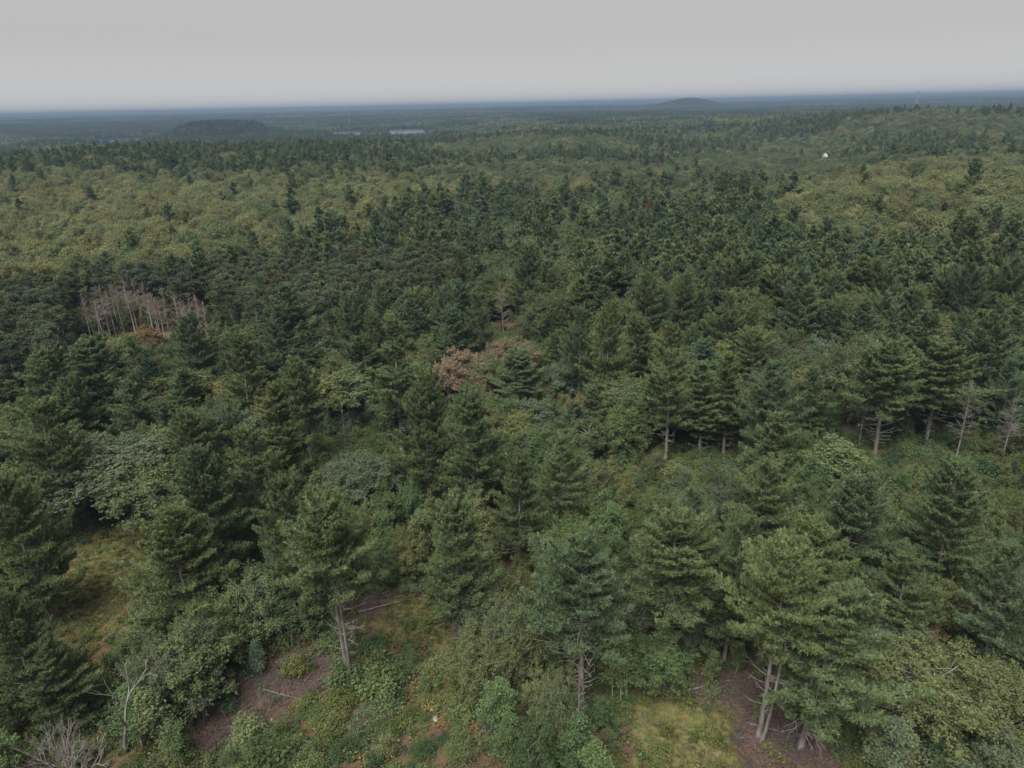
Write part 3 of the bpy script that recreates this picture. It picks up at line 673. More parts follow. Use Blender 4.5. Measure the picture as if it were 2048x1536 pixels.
pines = [  # model, label, top x, top y, foot y, height, width, tint
 ('full', 'broad bushy white pine standing beside the sloping grass clearing', 335, 1028, 1300, None, 215, 'pine_yellow'),
 ('high2', 'white pine with twin grey trunks and bare lower limbs behind the brush', 650, 1012, 1372, None, 205, 'pine'),
 ('full2', 'dense white pine just behind the twin-trunked pine', 560, 955, None, 17.5, 190, 'pine'),
 ('tall', 'white pine with lower trunk showing, beside the small mossy clearing', 905, 1018, 1300, None, 165, 'pine'),
 ('high', 'wide flat-layered white pine with forked trunk above leafy saplings', 1170, 1105, 1420, None, 245, 'pine_blue'),
 ('high', 'white pine with shaded bare trunk at the edge of a dark hollow', 1345, 1035, 1312, None, 230, 'pine'),
 ('full2', 'round-topped white pine leaning over dark understory by the red earth', 1480, 1035, 1330, None, 185, 'pine'),
 ('high2', 'tall white pine on two slim trunks rising from the red clearing', 1568, 1118, 1492, None, 190, 'pine_yellow'),
 ('tall', 'leaning white pine with one thick trunk next to the two slim ones', 1655, 1185, 1515, None, 225, 'pine'),
 ('full', 'pale soft-needled white pine at the lower edge of the grass slope', 8, 1195, None, 14, 150, 'pine'),
 ('full2', 'low white pine spreading beneath the grass slope', 95, 1285, None, 10, 130, 'pine'),
 ('full', 'dark dense white pine above the bushy one by the grass slope', 392, 905, None, 17, 180, 'pine_blue'),
 ('tall', 'old white pine with dead lower boughs over a dark gap', 170, 690, 905, None, 150, 'pine'),
 ('full2', 'heavy white pine crowding the dark wood left of the grass slope', 62, 815, None, 18, 175, 'pine'),
 ('tall', 'white pine beside the one with dead lower boughs', 72, 715, None, 17, 130, 'pine'),
 ('full', 'white pine whose skirts fall into the shade above the grass slope', 10, 960, None, 17, 170, 'pine'),
 ('narrow', 'slim white pine with a long bare dark trunk', 545, 772, None, 17, 110, 'pine'),
 ('high', 'white pine on a straight dark trunk over pale scrub', 598, 735, 948, None, 120, 'pine'),
 ('full2', 'low-boughed white pine between oak and scrub', 485, 862, None, 16, 175, 'pine'),
 ('full', 'middling white pine behind the grey-green oak', 375, 835, None, 15, 150, 'pine_yellow'),
 ('full', 'thick-crowned white pine with drooping dark skirts in the centre wood', 842, 758, None, 19, 165, 'pine_yellow'),
 ('tall', 'white pine with dead twiggy skirts left of the paired pines', 940, 800, 1062, None, 150, 'pine'),
 ('tall', 'left one of two close white pines above the leafy hollow', 1036, 912, None, 15, 120, 'pine'),
 ('full2', 'right one of two close white pines above the leafy hollow', 1122, 880, 1100, None, 145, 'pine'),
 ('narrow', 'tall spire-topped white pine rising over yellow scrub', 1548, 828, 1085, None, 125, 'pine'),
 ('full2', 'pale dense white pine in front of the spire-topped one', 1530, 925, None, 15, 180, 'pine'),
 ('full2', 'dark layered white pine behind the spire-topped one', 1560, 728, None, 18, 160, 'pine_blue'),
 ('sparse', 'thin white pine with dead twigs on its lit side', 1345, 712, 925, None, 105, 'pine_yellow'),
 ('narrow', 'slender white pine next to the thin twiggy one', 1415, 728, 915, None, 100, 'pine'),
 ('narrow', 'slender olive white pine with a dark foot', 1466, 712, 912, None, 85, 'pine_yellow'),
 ('full', 'bright conical white pine at the head of the shaded gap', 1217, 618, None, 19, 115, 'pine_yellow'),
 ('tall', 'dark thin-skirted white pine right of the bright conical one', 1286, 640, 790, None, 95, 'pine'),
 ('tall', 'olive white pine below the dark thin-skirted one', 1338, 655, None, 16, 90, 'pine_yellow'),
 ('tall', 'white pine growing in front of the red-tinged maples', 1050, 708, 850, None, 130, 'pine_blue'),
 ('sparse', 'white pine on grey double trunk over pale forest floor', 788, 695, 905, None, 150, 'pine'),
 ('high', 'fan-crowned white pine over stub limbs, left of its pair', 1788, 700, 918, None, 165, 'pine'),
 ('high', 'fan-crowned white pine over shaded floor, right of its pair', 1890, 700, 895, None, 165, 'pine_yellow'),
 ('full', 'broad white pine in the yellow-green scrub', 1925, 948, None, 16, 185, 'pine'),
 ('full', 'dark tiered white pine under the bleached forked snag', 1715, 965, None, 15, 190, 'pine_blue'),
 ('full2', 'blue-green white pine at the edge of the leafy slope', 2030, 1105, None, 15, 170, 'pine_blue'),
 ('full', 'white pine half hidden behind the tiered dark one', 1640, 1055, None, 14, 200, 'pine'),
 ('full2', 'white pine between yellow scrub and the round-topped pine', 1820, 1120, None, 12, 180, 'pine'),
 ('full2', 'small pale white pine behind the wide flat-layered one', 1395, 985, None, 12, 130, 'pine_blue'),
 ('tall', 'white pine leaning over the scrub behind the slim one', 470, 680, None, 17, 95, 'pine'),
 ('full', 'blue-green white pine by the dead trunks of the red pine stand', 370, 640, None, 16, 110, 'pine_blue'),
 ('full', 'big tiered white pine above the lone bare snag', 1052, 498, None, 20, 105, 'pine_blue'),
 ('full2', 'tall white pine at the far side of the dark gap', 1160, 620, None, 18, 95, 'pine'),
 ('full', 'wide white pine in the right-hand evergreen stand', 1300, 555, None, 18, 105, 'pine'),
 ('tall', 'white pine rising beside the yellow-leaved tree', 1850, 630, None, 17, 105, 'pine'),
 ('full', 'dark white pine at the wood edge behind the leaning dead trunks', 1990, 640, None, 18, 130, 'pine_blue'),
 ('full2', 'white pine left of the lone bare snag', 955, 590, None, 16, 85, 'pine'),
 ('full', 'blue-green white pine in the clump left of the maples', 700, 600, None, 16, 100, 'pine_blue'),
 ('full', 'white pine in the clump near the pale-stemmed broadleaf trees', 740, 640, None, 15, 95, 'pine')]
for mk, lab, tx, ty, by, h, w, tk in pines:
    hero('white_pine_tree', W[mk], lab, tx, ty, by, h, w * .93, tk, 'white pines of the foreground wood', lean=(0, -.05) if 'leaning white' in lab and tx > 1600 else (0, 0))
decid = [
 ('oak_tree', OAK[0], 'grey-green oak with wide round crown above the grass slope', 235, 885, None, 11, 215, 'grey_green'),
 ('oak_tree', OAK[1], 'smaller dark oak shading the head of the grass slope', 285, 940, None, 9.5, 160, 'oak_green'),
 ('oak_tree', OAK[2], 'oak beside the blue-green thicket behind the brush pile', 715, 915, None, 9, 130, 'grey_green'),
 ('broadleaf_tree', BIG[0], 'olive broadleaf tree below the bushy pine', 470, 1150, None, 8.5, 150, 'oak_green'),
 ('broadleaf_tree', BIG[0], 'spreading broadleaf tree at the edge of the dead brush', 325, 1275, None, 8.5, 150, 'grey_green'),
 ('broadleaf_tree', BIG[1], 'upright broadleaf tree between the bushy pine and the brush', 405, 1225, None, 7.5, 130, 'young'),
 ('broadleaf_tree', YNG[4], 'broadleaf tree tangled over the shaded trunk by the dead brush', 365, 1285, None, 8, 120, 'oak_green'),
 ('broadleaf_tree', BIG[0], 'big yellow-green broadleaf tree right of the leaning pine', 1870, 1305, None, 8.5, 235, 'yellow_green'),
 ('broadleaf_tree', BIG[1], 'bright yellow-green broadleaf tree next to the big one', 2025, 1340, None, 8, 150, 'yellow_green'),
 ('broadleaf_tree', BIG[1], 'grey-green broadleaf tree behind the big yellow-green one', 1800, 1255, None, 7.5, 150, 'grey_green'),
 ('broadleaf_tree', BIG[0], 'blue-green broadleaf tree in the hollow before the wide flat pine', 1000, 1200, None, 7.5, 140, 'grey_green'),
 ('broadleaf_tree', BIG[1], 'leafy broadleaf tree among the thin pale stems', 960, 1270, None, 7, 150, 'young'),
 ('broadleaf_tree', BIG[1], 'rounded broadleaf tree filling the hollow behind the wide flat pine', 1130, 1040, None, 7.5, 130, 'lush'),
 ('broadleaf_tree', YNG[1], 'dense rounded broadleaf bush-tree by the red clearing', 1330, 1280, None, 6, 110, 'lush'),
 ('maple_tree', ASP[0], 'maple turning pink-red at its top in the centre wood', 918, 700, None, 9, 85, 'maple_red'),
 ('maple_tree', ASP[1], 'low maple with dull red leaves in front of the pink one', 965, 725, None, 8, 60, 'maple_red'),
 ('maple_tree', OAK[1], 'wide maple flushed with red along its crest', 1025, 682, None, 9, 110, 'oak'),
 ('maple_tree', ASP[2], 'red-leaved maple on the shoulder of the wide flushed one', 985, 690, None, 9.2, 50, 'maple_red'),
 ('maple_tree', ASP[1], 'red-leaved maple at the right end of the flushed crest', 1055, 686, None, 9.2, 45, 'maple_red'),
 ('maple_tree', YNG[4], 'small orange-leaved maple above the yellow scrub of the centre wood', 1155, 790, None, 7, 50, 'maple_orange'),
 ('maple_tree', ASP[0], 'rust-coloured maple below the dead trunks', 295, 655, None, 9, 60, 'maple_orange'),
 ('maple_tree', ASP[2], 'pink-brown maple left of the rust-coloured one', 168, 685, None, 8, 45, 'maple_red'),
 ('maple_tree', YNG[0], 'yellow-orange young maple beside dark leafy slope', 1860, 1245, None, 5.5, 70, 'maple_orange'),
 ('maple_tree', ASP[1], 'orange-pink maple left of the pink-red one', 895, 722, None, 8.5, 60, 'maple_red'),
 ('maple_tree', YNG[1], 'pale pink-orange maple spreading below the flushed crest', 940, 712, None, 8.5, 85, 'maple_red'),
 ('maple_tree', ASP[0], 'orange-flushed maple on top of the flushed crest', 1003, 682, None, 9.5, 60, 'maple_red'),
 ('maple_tree', YNG[4], 'thin reddish maple drooping before the flushed crest', 955, 745, None, 6.5, 55, 'maple_orange'),
 ('pale_stemmed_tree', ASP[1], 'light green broadleaf tree on thin pale stems', 690, 740, None, 10, 90, 'aspen'),
 ('pale_stemmed_tree', ASP[2], 'yellow-green broadleaf tree beside the thin pale stems', 640, 745, None, 10, 80, 'yellow_green'),
 ('oak_tree', OAK[1], 'round green oak right of the red-tinged maples', 975, 715, None, 8.5, 90, 'oak_green'),
 ('oak_tree', OAK[2], 'yellow-leaved oak among the right-hand pines', 1905, 642, None, 12, 70, 'oak'),
 ('oak_tree', OAK[0], 'oak with spreading head over the dark trunk-filled gap', 1705, 690, None, 13, 90, 'grey_green'),
 ('oak_tree', OAK[1], 'oak neighbour over the dark trunk-filled gap', 1750, 668, None, 13, 95, 'oak_green'),
 ('oak_tree', OAK[2], 'pale oak beside the black hollow', 1540, 680, None, 11, 80, 'grey_green'),
 ('broadleaf_tree', YNG[0], 'yellow-green young tree at the foot of the trunk-filled gap', 1612, 785, None, 7, 70, 'yellow_green'),
 ('broadleaf_tree', ASP[0], 'loose-crowned broadleaf tree in front of the sunless gap', 1680, 880, None, 8, 95, 'aspen')]
for nm, md, lab, tx, ty, by, h, w, tk in decid:
    hero(nm, md, lab, tx, ty, by, h, w, tk, 'broadleaf trees of the foreground wood')
# dead trees that stand out
hero('dead_tree', DEAD[0], 'lone bleached dead pine with many bare curved branches', 1005, 562, 690, None, 46, None, 'dead trees')
hero('dead_tree', DEAD[1], 'leaning dead pine trunk with broken branches by the trunk-filled gap', 1738, 772, 900, None, 50, None, 'dead trees', lean=(0, -.04))
hero('dead_tree', DEAD[0], 'tall leaning dead pine full of fine branches beside the scrub', 1948, 762, 925, None, 54, None, 'dead trees', lean=(0, .07))
hero('dead_tree', DEAD[1], 'leaning dead pine with bare foot, right of the finely branched one', 2040, 782, 930, None, 54, None, 'dead trees', lean=(0, .09))
bare1 = bare_tree(301, 9, 4, .2, 2, .34, 'pale_bark', .17).build('snag'); bare2 = bare_tree(302, 6, 6, .34, 8, .10, 'dead', .075, 2).build('snag')
bare3 = bare_tree(303, 7, 2, .25, 2, .5, 'pale_bark', .09).build('snag'); bare4 = bare_tree(304, 5, 5, .5, 3, .28, 'dead', .12).build('snag')
hero('dead_tree', bare1, 'forked grey snag with two bare limbs over the dead brush', 192, 1308, 1532, None, None, None, 'dead trees')
hero('dead_tree', bare2, 'bleached many-branched dead crown beside the bottom-edge shrubs', 112, 1438, 1640, None, None, None, 'dead trees')
hero('dead_tree', bare3, 'pale Y-shaped snag above the yellow-green scrub', 1770, 935, 1020, None, None, None, 'dead trees')
hero('dead_tree', bare4, 'tangled grey dead crown at the end of the red pine stand', 405, 640, 700, None, None, None, 'dead trees')
hero('dead_tree', DEAD[2], 'thin pale dead spruce pole among leafy saplings', 1160, 1325, 1490, None, None, None, 'dead trees')
hero('dead_tree', dead_pine(75, 9, .7, .5, .5, 40, 'pale_bark').build('dead'), 'slim whitish dead sapling left of the red clearing', 1258, 1280, 1400, None, None, None, 'dead trees')
rngd = np.random.default_rng(77)
for i, tx in enumerate([162, 168, 182, 188, 195, 203, 212, 217, 224, 230, 239, 246, 251, 258, 264, 270, 284, 290, 299, 305, 314, 320, 345, 350, 358, 364, 372, 384, 391, 400]):
    ty = 588 - 26 * math.exp(-((tx - 245) / 45) ** 2) + rngd.uniform(-14, 18)
    hero('dead_tree', PINK[i % 4], 'grey-pink dead pine trunk in the bare row before the red pine stand', tx, ty, None, 12.5 + rngd.uniform(-2.5, 2), rngd.uniform(20, 44), None, 'dead trunks of the red pine stand')
for tx, ty, h in [(838, 425, 13), (886, 440, 14), (1405, 520, 13), (1712, 580, 13), (1805, 575, 13), (1885, 545, 13), (1085, 835, 7), (1300, 425, 12), (1600, 378, 12), (1615, 375, 11), (680, 800, 10)]:
    hero('dead_tree', DEAD[int(tx) % 4], 'bare dead trunk poking out between living crowns', tx, ty, None, h, None, None, 'scattered dead trunks')
hero('white_pine_tree', W['full'], 'rust-brown dying pine in the far evergreen stand', 1303, 402, None, 15, 28, 'maple_orange')

# ------------------------------------------------------------------ fill: the rest of the wood
KEEP = [g for g in GRASS[:3]] + [[(400, 1480), (470, 1380), (600, 1330), (640, 1350), (560, 1430), (420, 1510)]]
UPR = [[(600, 1235), (720, 1235), (720, 1375), (600, 1375)], [(885, 1225), (935, 1225), (935, 1295), (885, 1295)], [(1500, 1335), (1620, 1335), (1640, 1505), (1480, 1505)],
       [(150, 580), (420, 570), (415, 655), (330, 665), (165, 672)], [(1690, 745), (1775, 735), (1775, 868), (1690, 868)], [(1700, 780), (2050, 770), (2050, 915), (1710, 920)],
       [(1330, 830), (1480, 830), (1480, 915), (1330, 920)], [(765, 800), (800, 800), (800, 905), (765, 905)], [(625, 800), (720, 790), (720, 900), (640, 905)], [(985, 565), (1030, 565), (1030, 650), (985, 650)],
       [(150, 1310), (235, 1310), (240, 1525), (160, 1525)], [(50, 1440), (190, 1440), (190, 1545), (50, 1545)], [(870, 690), (1090, 675), (1085, 765), (880, 775)]]
LOWONLY = [[(640, 1300), (905, 1285), (930, 1400), (900, 1560), (420, 1560), (560, 1450), (660, 1380)],
           [(1600, 890), (2080, 870), (2080, 1010), (1760, 1010), (1600, 960)], [(1190, 925), (1490, 905), (1490, 1010), (1250, 1010)], [(610, 850), (770, 850), (770, 930), (610, 930)],
           [(1250, 1380), (1720, 1380), (1720, 1560), (1250, 1560)], [(20, 1060), (300, 1040), (300, 1270), (20, 1270)], [(660, 1190), (920, 1180), (920, 1300), (660, 1300)]]
HA = np.array(HERO)
def grid(rng, spacing, d0, d1, half=49, jit=.42):
    n = int(d1 / spacing) + 2
    gx, gy = np.meshgrid(np.arange(-n, n + 1), np.arange(0, n + 1)); X = (gx + (gy % 2) * .5 + rng.uniform(-jit, jit, gx.shape)) * spacing; Y = (gy * .9 + rng.uniform(-jit, jit, gx.shape)) * spacing
    X = X.ravel(); Y = Y.ravel(); D = np.hypot(X, Y); az = np.degrees(np.arctan2(X, Y))
    k = (D > d0) & (D < d1) & (np.abs(az) < half); return X[k], Y[k]
def clear_of_heroes(X, Y, r, f=.6):
    ok = np.ones(len(X), bool)
    for hx, hy, hr in HA: ok &= np.hypot(X - hx, Y - hy) > f * (hr + r)
    return ok
def hides(X, Y, Z, h, r, polys, upright=()):
    """would a tree at X, Y cover ground (or upright trunks) that the photograph shows?"""
    bad = np.zeros(len(X), bool); Dd = np.hypot(X, Y)
    for q in (0.05, .3, .55, .8, 1.0):
        for s in (-.7, 0, .7):
            px, py = project(np.column_stack([X + s * r, Y, Z + h * q]))
            for p in polys: bad |= pip(px, py, p)
            for p in upright:
                g = ground_at(sum(v[0] for v in p) / len(p), max(v[1] for v in p)); bad |= pip(px, py, p) & (Dd < math.hypot(g[0], g[1]) + 1.5)
    return bad
OAKZ = [[(-300, 345), (150, 335), (420, 345), (700, 350), (860, 330), (900, 385), (700, 430), (560, 462), (450, 500), (300, 512), (-300, 590)],
        [(1560, 420), (1600, 350), (1700, 330), (1900, 300), (2400, 290), (2400, 470), (1960, 450), (1750, 470), (1620, 470)]]
REDZ = [[(-300, 600), (200, 525), (480, 505), (700, 500), (920, 480), (930, 545), (760, 580), (600, 610), (470, 620), (440, 585), (200, 570), (150, 600), (160, 690), (-300, 760)]]
ASPZ = [[(780, 400), (950, 362), (1300, 365), (1560, 400), (1540, 455), (1250, 470), (1000, 455), (860, 470), (740, 500), (640, 480)]]
rng = np.random.default_rng(4)
rows = []        # kind, x, y, z, h, r, tint key, stand name
X, Y = grid(rng, 5.1, 92, 1250)
Z = terrain(X, Y); px, py = project(np.column_stack([X, Y, Z + 13])); D = np.hypot(X, Y)
HOUSE_D = 760.0; hp = ray(1652, 296); hp = hp[:2] / np.hypot(hp[0], hp[1])
along = X * hp[0] + Y * hp[1]; across = X * hp[1] - Y * hp[0]
px = px + (vnoise(X / 16, Y / 16, 71) - .5) * 90; py = py + (vnoise(X / 16, Y / 16, 72) - .5) * 40
lakem = in_lake(X, Y) | ((np.abs(across) < 8) & (along > HOUSE_D - 200) & (along < HOUSE_D + 9))
zo = np.zeros(len(X), int)
for p in OAKZ: zo[pip(px, py, p)] = 1
for p in REDZ: zo[pip(px, py, p)] = 2
for p in ASPZ: zo[pip(px, py, p)] = 3
zo[(zo == 0) & (py < 372)] = 4
zo[(zo == 4) & (py > 285) & (py < 352) & (px > -200) & (px < 880) & (vnoise(px / 90, py / 22, 31) > .40)] = 5
zo[(zo == 0) & (px > 1480) & (py > 470) & (py < 640)] = 6
u = rng.random(len(X)); cl = vnoise(X / 28, Y / 28, 14); cl2 = vnoise(X / 90, Y / 90, 15)
kind = np.zeros(len(X), int)                     # 0 white pine, 1 oak, 2 red pine, 3 aspen
kind[zo == 1] = np.where(u[zo == 1] < .975, 1, 0)
kind[zo == 2] = np.where(u[zo == 2] < .86, 2, np.where(u[zo == 2] < .95, 0, 3))
kind[zo == 3] = np.where(u[zo == 3] * .6 + cl[zo == 3] * .5 < .62, 3, 0)
k4 = zo == 4; kind[k4] = np.where(u[k4] * .55 + cl2[k4] * .7 < .80, 1, np.where(u[k4] < .5, 2, 0))
kind[zo == 5] = np.where(u[zo == 5] < .38, 0, 1)
kind[zo == 6] = np.where(u[zo == 6] < .86, 0, 1)
k0 = zo == 0; kind[k0] = np.where(u[k0] * .6 + cl[k0] * .55 < .58, 0, np.where(u[k0] < .75, 3, 1))
h = np.where(kind == 0, rng.uniform(12, 17.5, len(X)), np.where(kind == 1, rng.uniform(8.5, 14.5, len(X)), np.where(kind == 2, rng.uniform(13, 15.5, len(X)), rng.uniform(7.5, 11, len(X)))))
h = np.where((kind == 0) & (rng.random(len(X)) < .25), h * .7, h); emerg = (kind == 0) & (D > 120) & (rng.random(len(X)) < .09); h = np.where(emerg, rng.uniform(16.5, 20, len(X)), h)
h = np.where((zo == 3) & (kind == 3), h * .95, h)
rad = np.where(kind == 0, h * rng.uniform(.20, .30, len(X)), np.where(kind == 1, 3.2 + 3.0 * rng.random(len(X)) ** 1.2, np.where(kind == 2, rng.uniform(2.6, 3.3, len(X)), rng.uniform(2.3, 3.2, len(X)))))
ok = clear_of_heroes(X, Y, rad, .55) & ~lakem & ((kind != 1) | (D < 135) | (rng.random(len(X)) < .48)) & ((kind != 0) | (D < 135) | (rng.random(len(X)) < .85))
ok &= ~((D < 300) & hides(X, Y, Z, h, rad, KEEP, UPR))
ok &= ~((D < 140) & hides(X, Y, Z, h, rad * .5, LOWONLY))
# in the near belt the tall trees are the hand-placed ones: others stay lower
near = D < 135
h = np.where(near & (kind == 0), h * rng.uniform(.5, .92, len(X)), np.where(near, np.minimum(h, 8.5), h)); rad = np.where(near & (kind == 0), np.minimum(rad, h * .3), rad)
kind = np.where(near & (kind == 2), 3, kind); 
sel = np.where(ok)[0]; sel = sel[np.argsort(D[sel])]
STAND = {0: 'the mixed evergreen wood', 1: 'the closed oak canopy', 2: 'the brownish red pine stand', 3: 'the pale leafy stand', 4: 'the far mixed wood', 5: 'the pine-topped ridge', 6: 'the dark evergreen slope'}
NAMES = {0: ('white_pine_tree', 'white pine', 'white pines of the wood'), 1: ('oak_tree', 'oak', 'oaks of the canopy'), 2: ('red_pine_tree', 'red pine', 'red pines of the stand'), 3: ('pale_stemmed_tree', 'broadleaf tree', 'pale-stemmed broadleaf trees')}
count = {0: len(pines), 1: 8, 2: 0, 3: 4}
def pick_tint(k, z, x, y, rng):
    if k == 0: return tint('pine_blue' if rng.random() < .5 else ('pine' if rng.random() < .7 else 'pine_yellow'), rng, .10, .04), None
    if k == 2: return tint('redpine', rng, .10, .05), None
    if k == 1:
        if z == 1: return tint('oak' if rng.random() < .72 else 'oak_green', rng, .12, .035), None
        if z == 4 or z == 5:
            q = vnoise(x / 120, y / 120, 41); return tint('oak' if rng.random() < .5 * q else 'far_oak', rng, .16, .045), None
        return tint('oak_green' if rng.random() < .7 else 'oak', rng, .14, .06), None
    r = rng.random()
    if r < .006: return tint('maple_red', rng), 1
    return tint('aspen' if r < .55 else ('yellow_green' if r < .68 else 'grey_green'), rng, .12, .06), None
NEARM = {0: [W['full'], W['full2'], W['tall'], W['narrow'], W['old'], W['lean'], W['sparse']], 1: OAK, 2: RP, 3: ASP}
CO = {0: C_WP, 1: C_OAK, 2: C_RP, 3: C_ASP}; CB = {0: 0, 1: 6, 2: 4, 3: 9}
look0 = {0: 'broad-boughed', 1: 'broad-boughed', 2: 'long-crowned', 3: 'slim', 4: 'broad-boughed', 5: 'long-crowned'}
SP, SR, SS, SI, ST = [], [], [], [], []
for i in sel:
    k = int(kind[i]); z = int(zo[i]); tn, _ = pick_tint(k, z, X[i], Y[i], rng); rz = rng.uniform(0, 6.28)
    if count[k] < 300:
        count[k] += 1; mi = int(rng.integers(len(NEARM[k] if D[i] < 230 else CO[k]))); md = (NEARM[k] if D[i] < 230 else CO[k])[mi]
        nm, sp, grp = NAMES[k]
        hue = 'bluish' if tn[2] > tn[0] else ('yellowish' if tn[0] > tn[1] * .93 else ('dull' if k == 2 and tn[1] < .085 else 'green')); big = h[i] / {0: 15, 1: 11.5, 2: 14.2, 3: 9}[k]; size = 'tall' if big > 1.06 else ('low' if big < .88 else 'middle-sized')
        if k == 1 and rad[i] > 5: size = 'wide ' + size
        grown = 'sapling-sized' if h[i] < 8 else ('half-grown' if h[i] < 11 else 'well-grown')
        if k == 2: size += ' wide-topped' if rad[i] > 3.07 else (' narrow-topped' if rad[i] < 2.83 else '')
        if near[i]: lab = (grown + ' %s %s growing below the tall foreground pines' if k == 0 else 'small %s %s crowded between the foreground pines') % (hue, sp)
        else: lab = '%s %s %s standing in %s' % (size, hue, sp, STAND[z])
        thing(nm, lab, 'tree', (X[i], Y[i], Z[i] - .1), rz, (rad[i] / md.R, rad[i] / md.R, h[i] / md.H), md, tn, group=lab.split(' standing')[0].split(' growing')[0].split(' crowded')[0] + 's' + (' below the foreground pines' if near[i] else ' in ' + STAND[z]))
    else:
        mi = int(rng.integers(len(CO[k]))); md = CO[k][mi]
        SP.append((X[i], Y[i], Z[i] - .1)); SR.append((0, 0, rz)); SS.append((rad[i] / md.R, rad[i] / md.R, h[i] / md.H)); SI.append(CB[k] + mi); ST.append(tn)
stuff('distant_trees', 'thousands of oaks and pines receding behind the nearer wood', 'trees', 'fc_trees', SP, SR, SS, SI, ST)

# ------------------------------------------------------------------ far woods
def far_woods(name, label, spacing, d0, d1, sc, seed, only=None):
    rg = np.random.default_rng(seed); X, Y = grid(rg, spacing, d0, d1, 50, .3); k = ~in_lake(X, Y)
    for a0, a1, l0, l1 in LAKES:
        Dd = np.hypot(X, Y); az = np.degrees(np.arctan2(X, Y)); mrg = 20 * sc / Dd * 57.3
        k &= ~((az > a0 - mrg * .3) & (az < a1 + mrg * .3) & (Dd > l0 - 15 * sc) & (Dd < l1 + 15 * sc))
    hl = (np.hypot((np.degrees(np.arctan2(X, Y)) - 13.5) / 4.6, (np.hypot(X, Y) - 4750) / 1250) < 1)
    if only is not None: k &= (hl == only)
    X = X[k]; Y = Y[k]; n = len(X); Z = terrain(X, Y); q = vnoise(X / 500, Y / 500, 51); q2 = vnoise(X / 160, Y / 160, 52)
    idx = np.where(q * .6 + q2 * .4 + rg.normal(0, .08, n) > .62, 3, np.where(q2 > .55, 2, rg.integers(0, 2, n)))
    tn = np.array([tint('oak' if rg.random() < .3 * v else 'far_oak', rg, .18, .07) for v in q2])
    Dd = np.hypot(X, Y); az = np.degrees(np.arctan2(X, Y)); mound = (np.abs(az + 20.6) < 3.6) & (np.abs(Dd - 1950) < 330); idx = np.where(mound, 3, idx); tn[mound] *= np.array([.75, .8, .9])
    zs = sc ** .4 * rg.uniform(.85, 1.12, n)
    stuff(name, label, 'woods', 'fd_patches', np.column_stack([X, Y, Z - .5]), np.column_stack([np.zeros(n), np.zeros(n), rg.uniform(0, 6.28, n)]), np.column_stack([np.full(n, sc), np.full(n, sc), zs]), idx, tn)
far_woods('far_woodland', 'hazy woodland stretching away behind the ridges', 26, 1240, 4300, 1.0, 61)
far_woods('horizon_woodland', 'blue-grey woodland reaching to the horizon', 85, 4280, 15000, 3.0, 62, False)
far_woods('hill_woodland', 'hazy blue trees covering the far rounded hill', 26, 4280, 6100, 1.0, 63, True)

# ------------------------------------------------------------------ understory, shrubs
rng = np.random.default_rng(9)
X, Y = grid(rng, 2.7, 34, 215); Z = terrain(X, Y); D = np.hypot(X, Y); hh = rng.uniform(3.2, 7.6, len(X)) * np.where(rng.random(len(X)) < .2, 1.2, 1); rr = hh * rng.uniform(.20, .34, len(X))
scrub = hides(X, Y, Z, hh * .5, rr * .3, LOWONLY[1:4]); hh = np.where(scrub, hh * .64, hh); rr = np.where(scrub, rr * .62, rr)
ok = clear_of_heroes(X, Y, rr, .30) & ~hides(X, Y, Z, hh, rr, KEEP, UPR) & ~hides(X, Y, Z, hh, rr * .6, [LOWONLY[i] for i in (0, 4, 5, 6)]) & (rng.random(len(X)) < np.where(scrub, .9, .85))
sel = np.where(ok)[0]; sel = sel[np.argsort(D[sel])]; n_y = 0
SP, SR, SS, SI, ST = [], [], [], [], []
source_collection('fe_young', [mm.joined('fe_young') for mm in YNG])
for i in sel:
    q = vnoise(X[i] / 12, Y[i] / 12, 19) + rng.normal(0, .15); key = 'grey_green' if q < .35 else ('young' if q < .55 else ('lush' if q < .80 else 'yellow_green'))
    tn = tint(key, rng, .12, .05); mi = int(rng.choice(5, p=[.18, .14, .26, .24, .18])); md = YNG[mi]; rz = rng.uniform(0, 6.28); s3 = (rr[i] / md.R, rr[i] / md.R, hh[i] / md.H)
    if n_y < 285:
        n_y += 1
        sz = ('tall ' if hh[i] > 6 else ('small ' if hh[i] < 3.6 else '')) + ('slender ' if mi in (2, 3) else 'bushy ')
        lab = sz + {'grey_green': 'grey-green young broadleaf tree in the foreground thicket', 'young': 'olive young broadleaf tree in the foreground thicket', 'lush': 'deep green young broadleaf tree in the foreground thicket', 'yellow_green': 'yellow-green young broadleaf tree in the foreground thicket'}[key]
        thing('young_tree', lab, 'tree', (X[i], Y[i], Z[i] - .05), rz, s3, md, tn, lab.replace(' young broadleaf tree in the foreground thicket', ' young trees of the thicket'))
    else:
        SP.append((X[i], Y[i], Z[i] - .05)); SR.append((0, 0, rz)); SS.append(s3); SI.append(mi); ST.append(tn)
stuff('thicket', 'leafy thicket of young trees under the middle-distance pines', 'thicket', 'fe_young', SP, SR, SS, SI, ST)

